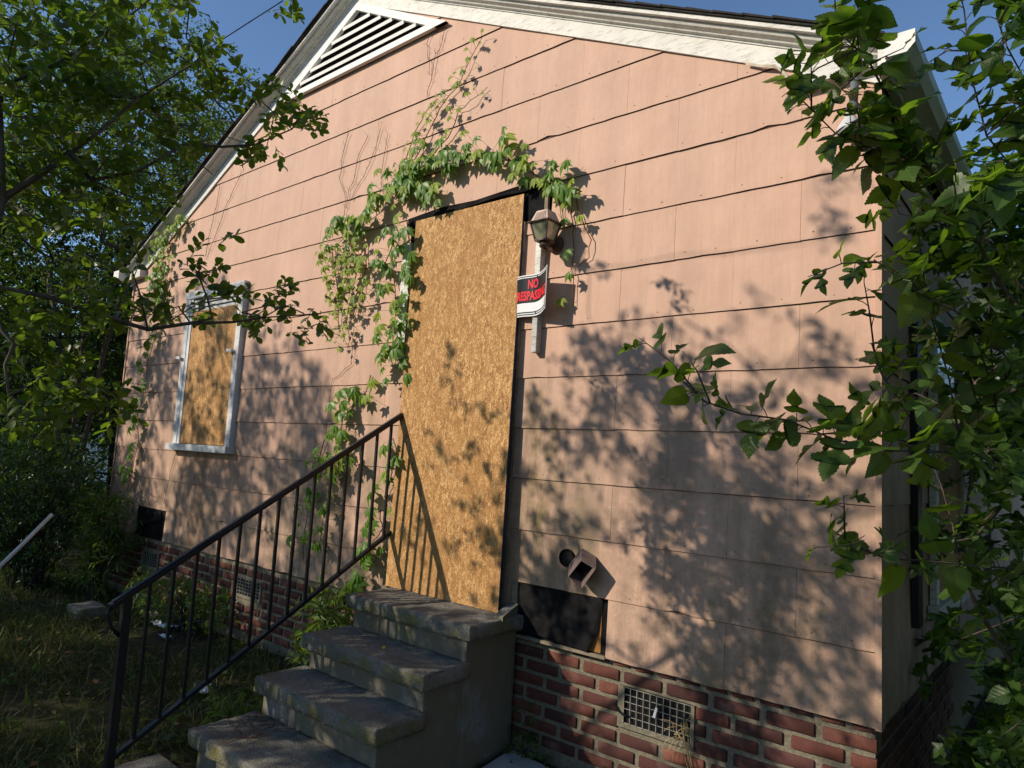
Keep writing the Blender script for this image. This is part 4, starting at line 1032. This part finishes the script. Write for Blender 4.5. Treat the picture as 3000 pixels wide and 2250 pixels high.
while len(S_) < 84:
    x, y, z = random.uniform(-2.7, -1.6), random.uniform(-1.4, 0), random.uniform(.1, .75); t = random.uniform(2.3, 5.0)
    q = np.array((x, y, z))-t*SUN
    if not lit_zone(q[None])[0] and street_side(q[None])[0]: S_.append(q)
D_ = [np.array((x, 0, z))-t*SUN for x, z, t in ((-2.38, 2.12, 2.7), (-2.30, 1.95, 2.8), (-2.12, 1.86, 2.6), (-1.99, 1.74, 2.7), (-2.38, 1.58, 2.9), (-2.33, 1.42, 2.9), (-2.05, 1.30, 2.7), (-2.42, 1.02, 2.8), (-2.0, 1.08, 2.9), (-.18, 2.70, 3.1), (-.10, 2.58, 3.0), (-.24, 2.80, 3.0), (-1.42, 2.62, 2.6), (-1.5, 2.75, 2.5), (-2.10, 1.20, 2.6), (-1.98, .98, 2.5), (-2.2, .95, 2.7), (-2.05, 1.55, 2.5), (-1.95, 1.45, 2.5), (-2.5, .92, 2.6), (-2.62, 1.0, 2.7))]
near = np.array(MYRTLE); far = np.array(R_+S_)
P, par, Rr = grow(myr_base, list(near)+list(far)+D_, .0026, .45)
mb = MB(); skeleton(mb, P, par, Rr)
thin = np.zeros(len(near), bool); thin[57:78] = True; tip = np.zeros(len(near), bool); tip[[16, 17, 18, 19, 20, 21, 22, 23, 24, 25, 26, 28, 29, 30, 31, 32, 33, 34, 36, 47, 50, 56]+list(range(78, 95))] = True; gone = np.zeros(len(near), bool); gone[[35, 48, 49]] = True
pa, ra, sa, tw1 = sprays(near[~thin & ~tip & ~gone], 6, .13, 9, .055, None, .3, .15, .55, .05)
pc, rc, sc, twc = sprays(near[tip], 4, .10, 8, .054, None, .3, .12, .55, .03)
pb, rb, sb, twb = sprays(near[thin], 3, .11, 8, .052, None, .25, .2, .55, .03)
p1, r1, s1 = np.concatenate([pa, pb, pc]), np.concatenate([ra, rb, rc]), np.concatenate([sa, sb, sc])
p2, r2, s2, tw2 = sprays(far, 7, .14, 9, .060, None, .25, .2, .6, .06)
ok = ~(lit_zone(p2)); p2, r2, s2 = p2[ok], r2[ok], s2[ok]
pd, rd, sd_, _ = sprays(D_, 3, .13, 8, .05, None, .25, .2, .6, .03)
p2, r2, s2 = np.concatenate([p2, pd]), np.concatenate([r2, rd]), np.concatenate([s2, sd_])
twig_mesh(mb, tw1); twig_mesh(mb, twb); twig_mesh(mb, twc); mb.obj('trunk', M['bark'], myr, True)
lm = [tmpl_mesh('leaf', oval_leaf(), M['myrtle'])]
rest = leaf_objects(lm, p1, r1, s1, myr, 300)
scatter('crown', oval_leaf(), np.concatenate([p1[rest], p2]), np.concatenate([r1[rest], r2]), np.concatenate([s1[rest], s2]), M['myrtle'], myr, 'stuff')

# ------------------------------------------------------------------ trees beyond the house corner and in the yard behind the camera
def blob(c, r, n, shell=.55):
    out = []
    while len(out) < n:
        v = RNG.normal(size=3); v /= np.linalg.norm(v); q = v*RNG.uniform(shell, 1)**.6
        if mnoise.noise(tuple(q*2.1+np.array(c))) > -.22: out.append(np.array(c)+q*np.array(r))
    return np.array(out)
def tree(label, base, centers, mat, leaf=.075, n_tw=5, tw=.32, nl=9, stems=1, bark='dark_bark', lean=(0, 0), group='trees around the house', rt=.006, tm=None, filt=None, cat='tree', name='tree'):
    root = thing(name, label, cat, base, group)
    zc = np.mean(centers[:, 2]); lo = centers[:, 2].min(); cx, cy = centers[:, 0].mean(), centers[:, 1].mean()
    pls = []
    for s in range(stems):
        a = RNG.uniform(0, 6.28); o = np.array((math.cos(a), math.sin(a)))*.22*(s > 0)
        b = np.array(base, float); h = lo+.35*(zc-lo)
        pls.append([(b[0]+o[0]*.6, b[1]+o[1]*.6, -.1), (b[0]+o[0]+(cx-b[0])*.2, b[1]+o[1]+(cy-b[1])*.2, h*.35), (b[0]+o[0]*2+(cx-b[0])*.5, b[1]+o[1]*2+(cy-b[1])*.5, h*.7), (b[0]*.3+cx*.7+o[0]*4, b[1]*.3+cy*.7+o[1]*4, h)])
    # each stem starts at the base of its own
    P, par, Rr = grow([pls[0]]+[[pls[0][0]]+pl[1:] for pl in pls[1:]], centers, rt, .46, .08)
    mb = MB(); skeleton(mb, P, par, Rr, 7); mb.obj('trunk', M[bark], root, True)
    p, r, s, _ = sprays(centers, n_tw, tw, nl, leaf, None, .25, .2, .6, .14)
    if filt is not None:
        k = filt(p); p, r, s = p[k], r[k], s[k]
    scatter('crown', tm or dia_leaf(), p, r, s, M[mat], root, 'stuff')
    return root
tree('airy tree with rusty new leaf tips above the eave corner', (-9.3, .2, 0), blob((-9.3, .25, 5.3), (1.8, 1.9, 2.5), 260), 'myrtle_far', .066, 6, .34, 10, 3, 'bark')
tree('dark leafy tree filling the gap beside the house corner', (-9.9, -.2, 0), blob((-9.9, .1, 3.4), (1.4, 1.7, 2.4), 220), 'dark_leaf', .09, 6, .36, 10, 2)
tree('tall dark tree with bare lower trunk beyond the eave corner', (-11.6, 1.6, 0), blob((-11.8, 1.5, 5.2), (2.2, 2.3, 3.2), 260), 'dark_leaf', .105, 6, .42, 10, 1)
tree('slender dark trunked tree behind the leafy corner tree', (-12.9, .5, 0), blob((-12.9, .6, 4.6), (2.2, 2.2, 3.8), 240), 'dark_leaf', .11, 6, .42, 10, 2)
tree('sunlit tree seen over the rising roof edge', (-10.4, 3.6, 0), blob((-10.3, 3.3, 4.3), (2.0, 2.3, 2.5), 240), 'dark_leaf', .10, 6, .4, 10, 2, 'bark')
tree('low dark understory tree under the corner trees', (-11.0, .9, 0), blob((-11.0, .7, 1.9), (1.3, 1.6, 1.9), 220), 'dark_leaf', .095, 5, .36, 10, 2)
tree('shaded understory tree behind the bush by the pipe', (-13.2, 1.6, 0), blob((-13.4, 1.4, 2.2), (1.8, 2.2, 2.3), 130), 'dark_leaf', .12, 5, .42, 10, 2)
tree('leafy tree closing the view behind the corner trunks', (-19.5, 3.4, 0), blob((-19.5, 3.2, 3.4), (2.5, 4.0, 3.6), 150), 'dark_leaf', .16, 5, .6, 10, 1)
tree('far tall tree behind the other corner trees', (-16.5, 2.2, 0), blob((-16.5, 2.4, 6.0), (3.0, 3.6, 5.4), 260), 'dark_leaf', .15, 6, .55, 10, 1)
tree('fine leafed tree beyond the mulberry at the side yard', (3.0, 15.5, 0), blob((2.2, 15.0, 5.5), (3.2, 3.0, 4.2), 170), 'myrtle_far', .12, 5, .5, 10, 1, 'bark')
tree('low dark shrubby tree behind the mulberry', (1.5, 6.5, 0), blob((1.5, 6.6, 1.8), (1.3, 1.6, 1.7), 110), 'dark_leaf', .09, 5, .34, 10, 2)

tree('unseen tall tree across the side yard added to block sky light', (5.2, -2.5, 0), blob((5.2, -2.6, 5.0), (2.6, 3.2, 4.4), 130), 'dark_leaf', .17, 5, .6, 10, 1)  # this and the next two trees are added out of frame to block sky light
tree('unseen tall tree at the street side added to block sky light', (4.2, -9.0, 0), blob((4.4, -9.0, 5.2), (3.2, 3.0, 4.6), 130), 'dark_leaf', .17, 5, .6, 10, 1)
tree('unseen broad low tree by the street added to block sky light', (-2.5, -12.5, 0), blob((-2.5, -12.5, 3.4), (3.6, 2.0, 2.9), 120), 'dark_leaf', .17, 5, .6, 10, 2)
def shade_targets(n, fx, t0, t1, seed):
    r = random.Random(seed); out = []; k = 0
    while len(out) < n and k < 60000:
        k += 1; p = fx(r)
        if p is None: continue
        q = np.array(p)-r.uniform(t0, t1)*SUN
        if q[2] > .5 and not lit_zone(q[None])[0] and street_side(q[None], .12)[0]: out.append(q)
    return np.array(out)
def left_wall(r):
    x, z = r.uniform(-7.5, -3.3), r.uniform(.3, 3.2)
    return (x, 0, z) if mnoise.noise((x*2.2, z*2.2, 2)) > -.06-.2*(z < 1.6) else None
def yard(r): return (r.uniform(-8.0, -2.6), r.uniform(-2.3, 0), r.choice((.05, .05, .3, .6)))
def corner(r): return (r.uniform(-12, -7.5), r.uniform(-1.5, 1.5), r.uniform(.3, 3.2))
nl_ = lambda p: ~lit_zone(p) & street_side(p)
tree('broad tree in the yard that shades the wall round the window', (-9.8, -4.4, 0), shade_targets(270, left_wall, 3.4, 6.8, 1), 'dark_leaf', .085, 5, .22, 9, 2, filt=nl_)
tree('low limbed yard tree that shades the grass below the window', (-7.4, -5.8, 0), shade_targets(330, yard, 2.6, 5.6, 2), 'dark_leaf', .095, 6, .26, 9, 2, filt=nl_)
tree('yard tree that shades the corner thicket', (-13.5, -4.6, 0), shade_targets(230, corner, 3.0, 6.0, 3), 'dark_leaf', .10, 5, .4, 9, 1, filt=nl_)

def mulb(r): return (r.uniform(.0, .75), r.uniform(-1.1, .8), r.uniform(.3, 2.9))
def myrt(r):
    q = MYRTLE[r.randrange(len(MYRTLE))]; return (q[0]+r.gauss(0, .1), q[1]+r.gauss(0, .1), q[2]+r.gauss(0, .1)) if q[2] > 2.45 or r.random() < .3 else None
tree('overhanging yard tree that shades the mulberry and the myrtle', (-3.6, -6.2, 0), np.concatenate([shade_targets(58, mulb, 2.6, 4.6, 5), shade_targets(40, myrt, 1.2, 3.4, 6)]), 'dark_leaf', .09, 5, .24, 9, 1, filt=nl_)

# ------------------------------------------------------------------ mulberry at the corner of the house
mul = thing('mulberry_tree', 'mulberry sapling with broad lobed leaves at the house corner', 'tree', (.95, -.35, 0))
MULS = [MUL_a, MUL_b, MUL_c, MUL_d, MUL_e, MUL_f, MUL_g, MUL_h, MUL_i, MUL_j, MUL_k, MUL_l, MUL_m]
FILL = []
for _ in range(4000):
    if len(FILL) >= 150: break
    q = np.array((random.uniform(.10, .85), random.uniform(-.75, 2.4), random.uniform(.35, 3.4)))
    if q[0] > max(.12, .35-.11*(q[1]+.75)-(.09 if q[2] > 2.6 else 0)+.03*math.sin(q[2]*5)) and mnoise.noise(tuple(q*2.3)) > -.12: FILL.append(q)
tb = [[(.95, -.35, -.1), (.90, -.38, .5), (.80, -.42, 1.0), (.72, -.46, 1.5), (.62, -.52, 1.9)]]
P, par, Rr = grow(tb+[list(m) for m in MULS], FILL, .0026, .42, .05)
mulw = MB(); skeleton(mulw, P, par, Rr, 7)
def along(poly, spacing, size, r0=.3):
    pts = [Vector(p) for p in poly]; L = [0]
    for a, b in zip(pts[:-1], pts[1:]): L.append(L[-1]+(b-a).length)
    out = []; s = spacing*.5; k = 0; ph = random.uniform(0, 6)
    while s < L[-1]+.001:
        i = max(j for j in range(len(L)-1) if L[j] <= s); t = (s-L[i])/(L[i+1]-L[i]); p = pts[i].lerp(pts[i+1], t); d = (pts[i+1]-pts[i]).normalized()
        a = d.orthogonal().normalized(); b = d.cross(a); ph += 2.4
        side = a*math.cos(ph)+b*math.sin(ph); y = (d*.45+side*.8+Vector((0, 0, -.25))+Vector((random.gauss(0, .35), random.gauss(0, .35), random.gauss(0, .28)))).normalized()
        z = Vector((random.gauss(0, .6)-.15, random.gauss(0, .6)-.4, .9))
        f = s/L[-1]; sz = size*random.uniform(.58, 1.18)*(1.05-.5*max(0, f-.7)/.3)
        e_ = p+(d*.4+side*.8+Vector((0, 0, .2)))*.034; mulw.tube([p, (p+e_)/2+Vector((0, 0, .004)), e_], .0014, 4, False); out.append((e_, y, z, sz)); s += spacing*random.uniform(.7, 1.3); k += 1
    return out
LV = []
for m in MULS: LV += along(m, *((.027, .10) if m in (MUL_a, MUL_b, MUL_c, MUL_l, MUL_j) else (.033, .088)))
for m in MULS:                                     # side twigs
    pts = [Vector(p) for p in m]
    for _ in range(3):
        i = random.randrange(len(pts)-1); a = pts[i].lerp(pts[i+1], random.random()); dirv = Vector((random.gauss(-.1, .6), random.gauss(-.2, .5), random.gauss(.25, .5))).normalized()*random.uniform(.12, .26)
        LV += along([a, a+dirv*.5+Vector((0, 0, .02)), a+dirv], .05, .084); mulw.tube([a, a+dirv*.5+Vector((0, 0, .02)), a+dirv], [.003, .0024, .0014], 5)
mulw.obj('trunk', M['bark'], mul, True)
pos = np.array([l[0][:] for l in LV]); rot_ = frames(np.array([l[1][:] for l in LV]), np.array([l[2][:] for l in LV])); sz = np.array([l[3] for l in LV])
tms = [outline_leaf(MUL_HALF[(1, 2, 0, 2, 1, 2)[k]], 2, .028, k, .10+.12*(k % 2), .18+.1*(k % 3), .07) for k in range(6)]
mm = [tmpl_mesh('leaf', t, M['mulberry_near']) for t in tms]
rest = leaf_objects(mm, pos, rot_, sz, mul, 300)
SIDE_BLOCK = [q for q in (np.array((random.uniform(.5, 2.2), random.uniform(-1.0, 4.5), random.uniform(.2, 3.9))) for _ in range(900)) if q[0] > .58][:330]  # unseen foliage added beyond the frame to block light on the side wall
p, r, s, tw = sprays(FILL+SIDE_BLOCK, 3, .24, 6, .088, None, .2, .3, .6, .06)
s[len(FILL)*18:] *= 1.5
ok = (p[:, 0] > .06) | (p[:, 1] < -.3); p, r, s = p[ok], r[ok], s[ok]
h_ = len(p)//2
scatter('foliage', tms[1], np.concatenate([p[:h_], pos[rest]]), np.concatenate([r[:h_], rot_[rest]]), np.concatenate([s[:h_], sz[rest]]), M['mulberry'], mul, 'stuff')
scatter('foliage', tms[4], p[h_:], r[h_:], s[h_:], M['mulberry'], mul, 'stuff')

# ------------------------------------------------------------------ creepers on the wall
CR = [tmpl_mesh('leaf', creeper_leaf(k), M['creeper_near']) for k in range(5)]
CY_ = [tmpl_mesh('leaf', creeper_leaf(k+9), M['creeper_young']) for k in range(4)]
def vine(name, label, spec, loc, dead=()):
    v = thing(name, label, 'vine', loc, 'creepers on the house wall'); 
    for key, per_m, size, y0, young in spec:
        q = STEMS[key]; pts = []; sm = MB(); size *= 1.16; per_m *= .95
        for (x, z), (x2, z2) in zip(q[:-1], q[1:]):
            for t in (0, .5): pts.append(Vector((x+(x2-x)*t+random.gauss(0, .008), -.028-abs(random.gauss(0, .007)), z+(z2-z)*t+random.gauss(0, .008))))
        pts.append(Vector((q[-1][0], -.03, q[-1][1])))
        sm.tube(pts, [.0042*(1-.6*i/len(pts)) for i in range(len(pts))], 5)
        L = [0]
        for a, b in zip(pts[:-1], pts[1:]): L.append(L[-1]+(b-a).length)
        n = int(L[-1]*per_m)
        for j in range(n):
            s = L[-1]*(j+random.random())/n; i = max(k for k in range(len(L)-1) if L[k] <= s); p = pts[i].lerp(pts[i+1], (s-L[i])/max(1e-6, L[i+1]-L[i]))
            out = random.uniform(.3, 1.0)*y0
            c = p+Vector((random.gauss(0, .55*y0+.012), -.012-out, random.uniform(-.75, .95)*y0))
            sz = size*random.uniform(.6, 1.15)*(1-.45*(s/L[-1])**2 if young > .6 else 1)
            y = Vector((random.gauss(0, .42), -.18-random.random()*.35, -.9)); z = Vector((random.gauss(-.1, .3), -1.0, .55+random.gauss(0, .25)))
            R = frames(np.array([y[:]]), np.array([z[:]]))[0]*sz
            c.y = min(c.y, -.03-sz*.25)
            link('leaf', random.choice(CY_ if random.random() < young else CR), v, None, Matrix(((*R[0], c.x), (*R[1], c.y), (*R[2], c.z), (0, 0, 0, 1))))
            sm.tube([p, (p+c)/2+Vector((0, -.005, .01)), c+Vector((0, 0, .01))], .0012, 3, False)
        sm.obj('stem', M['vine_stem'], v, True)
    for key in dead:
        q = STEMS[key]; pts = []; dm = MB()
        for (x, z), (x2, z2) in zip(q[:-1], q[1:]):
            for t in (0, .34, .67): pts.append(Vector((x+(x2-x)*t+random.gauss(0, .007), -.024, z+(z2-z)*t+random.gauss(0, .007))))
        dm.tube(pts, .0022, 4)
        for p in pts[::1]:
            if random.random() < .75:
                e = p+Vector((random.gauss(0, .02), -.012, random.uniform(.0, .045))); dm.tube([p, e], .0011, 3, False)
        dm.obj('dry_stem', M['dry_stem'], v, True)
    return v
vine('creeper_vine', 'green creeper arching over the boarded door with hanging strands', [
    ('shoot', 36, .046, .05, .8), ('shoot2', 22, .040, .04, .9), ('mass', 32, .056, .12, .7), ('shoot3', 16, .030, .03, .9), ('arch', 30, .074, .07, .25), ('arch', 14, .056, .12, .5), ('archlow', 34, .078, .08, .15), ('mass', 46, .07, .08, .3),
    ('left1', 50, .072, .10, .25), ('left2', 58, .052, .08, .88), ('left3', 54, .050, .08, .92), ('left4', 46, .052, .09, .85), ('dooredge', 32, .072, .09, .2), ('dooredge2', 24, .066, .09, .4)], (-2.9, -.03, .9), ('dead5', 'dead6', 'dead7', 'dead8', 'dead10', 'dead3', 'dead4'))
vine('creeper_vine', 'creeper climbing behind the iron handrail left of the steps', [
    ('lower1', 26, .075, .09, .25), ('lower2', 22, .07, .08, .2), ('lower3', 30, .075, .10, .05), ('lower4', 26, .065, .08, .2), ('lower5', 18, .06, .07, .2)], (-3.5, -.03, .02))
vine('creeper_vine', 'short creeper strands dangling beside the lantern and sign', [
    ('lamp0', 34, .055, .05, .7), ('lamp1', 9, .055, .05, .35), ('lamp2', 4, .05, .04, .5)], (-1.55, -.03, 2.4), ('lamp3', 'lamp4'))
vine('creeper_vine', 'creeper trailing from the eave down past the narrow window', [
    ('win1', 34, .062, .08, .5), ('win1b', 34, .06, .08, .5), ('win2', 32, .066, .08, .2), ('win2b', 26, .066, .07, .2), ('win3', 26, .064, .07, .1), ('win4', 13, .085, .08, .0)], (-6.8, -.03, .9), ('dead1', 'dead2', 'dead9'))

# ------------------------------------------------------------------ bush, weeds, grass
def bush(label, base, r, n, leaf, mat, name='bush', n_tw=4, tw=.2, nl=9, cat='bush', tm=None):
    root = thing(name, label, cat, base); c = []
    while len(c) < n:
        v = RNG.uniform(-1, 1, 3)
        if np.linalg.norm(v) < 1: c.append(np.array((base[0], base[1], base[2]+r[2]*1.15))+v*np.array(r))
    c = np.array(c); mb = MB()
    for q in c[::2]:
        b = np.array(base)+np.array((RNG.normal(0, .12*r[0]), RNG.normal(0, .12*r[1]), -.02)); m = (b+q)/2+np.array((q-b)[:2].tolist()+[0])*-.15
        mb.tube([b, m, q], [.008, .006, .003], 4, False)
    mb.obj('stem', M['dark_bark'], root, True)
    p, rr, s, _ = sprays(c, n_tw, tw, nl, leaf, None, .2, .25, .5, .05)
    k = (p[:, 2] > base[2]-.02) & ~((p[:, 0] > -7.42) & (p[:, 0] < .02) & (p[:, 1] > -.03)); scatter('foliage', tm or dia_leaf(.2), p[k], rr[k], s[k], M[mat], root, 'stuff')
    return root
bush('dark glossy bush with slender leaves at the house corner', (-7.65, -.62, 0), (.85, .5, .78), 260, .066, 'bush_leaf')
bush('smaller dark bush behind the leaning white pipe', (-8.9, -.5, 0), (.9, .6, .8), 160, .07, 'bush_leaf')
bush('leggy weed clump against the brick by the missing shingle', (-6.75, -.32, 0), (.38, .2, .48), 60, .10, 'weed_leaf', 'weed', 3, .16, 8, 'weed', dia_leaf(.13))
bush('bright weed clump between the brick and the steps', (-3.02, -.30, 0), (.24, .22, .30), 40, .10, 'weed_leaf', 'weed', 3, .14, 8, 'weed', dia_leaf(.14))
bush('low weed sprouting at the foot of the bottom step', (-2.93, -1.05, 0), (.16, .22, .08), 18, .08, 'weed_leaf', 'weed', 3, .12, 7, 'weed', dia_leaf(.14))
bush('tangled weeds along the brick under the far vents', (-5.2, -.22, 0), (.9, .15, .18), 60, .07, 'weed_leaf', 'weed', 3, .12, 7, 'weed', dia_leaf(.2))
bush('small weed in the angle of steps and brick', (-1.66, -.08, 0), (.10, .05, .08), 9, .045, 'weed_leaf', 'weed', 3, .09, 6, 'weed', dia_leaf(.26))
bush('ivy like ground weeds at the foot of the mulberry', (.45, .35, 0), (.30, .9, .22), 70, .06, 'weed_leaf', 'weed', 3, .14, 7, 'weed', dia_leaf(.3))

def grass_area(x0, x1, y0, y1, n):
    x = RNG.uniform(x0, x1, n); y = RNG.uniform(y0, y1, n)
    keep = ~((x > XL-.03) & (x < XR+.02) & (y > -1.36)) & ~((x > -2.97) & (x < -1.63) & (y > -2.92) & (y < -1.34)) & ~((x > -7.4) & (x < 0) & (y > -.02))
    dens = np.array([mnoise.noise((a*1.1, b*1.1, 9))+.6*mnoise.noise((a*4, b*4, 2)) for a, b in zip(x, y)]); keep &= dens > RNG.uniform(-.7, .25, n)
    x, y = x[keep], y[keep]; z = np.array([gz(a, b) for a, b in zip(x, y)])
    return np.stack([x, y, z], 1)
gp = np.concatenate([grass_area(-9.5, -2.5, -3.0, 0, 36000), grass_area(.05, 1.4, -1.5, 5, 5000)])
yv = RNG.normal(0, .55, gp.shape); yv[:, 2] = RNG.uniform(.25, 1.0, len(gp)); zv = RNG.normal(0, 1, gp.shape); zv[:, 2] = .2
blade = (np.array([(-.03, 0, 0), (.03, 0, 0), (-.026, .45, .05), (.026, .45, .05), (0, 1, .22)], float), [(0, 1, 3, 2), (2, 3, 4)])
gobj = scatter('grass', blade, gp, frames(yv, zv), RNG.uniform(.05, .15, len(gp)), M['grass']); tag(gobj, 'patchy weedy grass over the shaded yard', 'grass', kind='stuff')
k = RNG.choice(len(gp), 2600, False); wp = gp[k]+np.stack([RNG.normal(0, .02, 2600), RNG.normal(0, .02, 2600), RNG.uniform(.01, .06, 2600)], 1); yv = RNG.normal(0, 1, wp.shape); yv[:, 2] *= .35; zv = RNG.normal(0, .35, wp.shape); zv[:, 2] = 1
gw = scatter('ground_weeds', dia_leaf(.34), wp, frames(yv, zv), RNG.uniform(.025, .06, len(wp)), M['weed_leaf']); tag(gw, 'low broad leafed weeds among the grass', 'weeds', kind='stuff')
# litter of dead leaves
k = RNG.choice(len(gp), 900, False); lp = gp[k]+np.array((0, 0, .012)); yv = RNG.normal(0, 1, lp.shape); yv[:, 2] *= .2; zv = RNG.normal(0, .4, lp.shape); zv[:, 2] = 1
lo = scatter('leaf_litter', dia_leaf(.3), lp, frames(yv, zv), RNG.uniform(.03, .07, len(lp)), M['dead_leaf']); tag(lo, 'dead brown leaves strewn in the grass', 'leaf litter', kind='stuff')

# ------------------------------------------------------------------ small things lying about
o = rough_box(-6.22, -5.93, -.72, -.50, -.01, .10, .04, .012, .006, 8).obj('concrete_block', M['concrete'], None, True); tag(o, 'grey concrete block half sunk in the grass', 'block')
mb = MB(); mb.tube([(-4.985, -1.72, .45), (-4.94, -1.59, .67), (-4.97, -1.47, .80), (-5.02, -1.30, .99)], .013, 10); o = mb.obj('pipe', M['pvc'], None, True); tag(o, 'white plastic pipe leaning out of the dark bush', 'pipe')
mb = MB(); mb.tube([(-4.985, -1.72, .45), (-4.90, -2.3, -.05)], .0125, 10); o2 = mb.obj('lower_length', M['pvc'], o, True)
mb = MB(); mb.prism([(-1.745, -.06, .035), (-1.46, -.085, .028), (-1.42, -.36, .022), (-1.71, -.34, .028)], (0, 0, -.03)); o = mb.obj('paver', M['tile'], None, bevel=.004); tag(o, 'pale square paver on the ground beside the steps', 'paver')
def crumple(name, label, c, r, mat, cat, n=9):
    mb = MB(); V = []
    for j in range(n):
        for i in range(n):
            u, v = i/(n-1)-.5, j/(n-1)-.5
            V.append((c[0]+u*r[0]+random.gauss(0, r[0]*.04), c[1]+v*r[1]+random.gauss(0, r[1]*.04), c[2]+abs(mnoise.noise((u*5+c[0], v*5, c[1])))*r[2]))
    mb.v = V; mb.f = [(j*n+i, j*n+i+1, (j+1)*n+i+1, (j+1)*n+i) for j in range(n-1) for i in range(n-1)]
    o = mb.obj(name, mat); tag(o, label, cat); return o
crumple('paper_scrap', 'crumpled white paper scrap in the grass behind the balusters', (-3.62, -.80, .02), (.10, .09, .09), M['paper'], 'litter')
crumple('paper_scrap', 'pale torn sheet lying against the brick under the far vent', (-5.35, -.25, .02), (.24, .16, .05), M['paper'], 'litter')
crumple('bark_scrap', 'broken tan board scrap beside the torn sheet', (-5.72, -.2, .03), (.28, .12, .05), M['oldwood'], 'litter')
crumple('paper_scrap', 'small flat white scrap nearer the handrail post', (-5.0, -.42, .02), (.13, .05, .02), M['paper'], 'litter')
def fallen(label, p, s, mat, a):
    m = tmpl_mesh('fallen_leaf', oval_leaf(), mat); R = Matrix.Translation(p) @ Matrix.Rotation(a, 4, 'Z') @ Matrix.Diagonal((s, s, s, 1))
    o = link('fallen_leaf', m, None, None, R); tag(o, label, 'leaf')
fallen('yellow fallen leaf on the top landing', (-2.62, -.42, .727), .05, M['yellow_leaf'], 1.9)
mb = MB(); mb.lathe([(.002, 0), (.010, .006), (.011, .014), (.003, .021)], (-2.20, -.60, .538), 'Z', 10); o = mb.obj('nut', M['yellow_leaf'], None, True); tag(o, 'small yellow nut on the second step', 'nut')
tw_ = MB()
for _ in range(26):
    a = Vector((random.uniform(-2.66, -2.40), random.uniform(-1.22, -1.02), .187)); e = a+Vector((random.gauss(0, .06), random.gauss(0, .05), random.uniform(0, .03))); tw_.tube([a, (a+e)/2+Vector((0, 0, .012)), e], .0022, 4)
o = tw_.obj('twig_litter', M['dry_stem'], None, True); tag(o, 'dry twigs and stems piled on the bottom step', 'twigs', kind='stuff')
dg_ = MB()
for _ in range(34):
    a = Vector((random.uniform(-.84, -.76), .002, random.uniform(.29, .42))); e = a+Vector((random.gauss(0, .03), -random.uniform(.005, .03), random.gauss(-.02, .05))); dg_.tube([a, (a+e)/2+Vector((0, -.01, .01)), e], .0011, 3, False)
o = dg_.obj('dry_grass', plain('straw', (.42, .30, .12), .8), None); tag(o, 'tuft of dry straw caught in the foundation vent', 'straw', kind='stuff')

# ------------------------------------------------------------------ the house beyond the trees
nb = thing('neighbor_house', 'pale neighbor house glimpsed through the trunks', 'house', (-27, 3.5, 0), None)
MB().box(-31, -25, 0, 9, 0, 2.7).obj('wall', M['white_clean'], nb)
MB().prism([(-24.5, -.4, 2.65), (-31.5, -.4, 2.65), (-28, -.4, 4.6)], (0, 10, 0)).obj('roof', M['shingle_roof'], nb)
for y in (1.2, 4.2): 
    w_ = MB().box(-24.99, -24.95, y, y+1, 1.0, 2.1).obj('window', M['white'], nb); MB().box(-24.945, -24.94, y+.08, y+.92, 1.08, 2.02).obj('pane', M['window_glass'], w_)
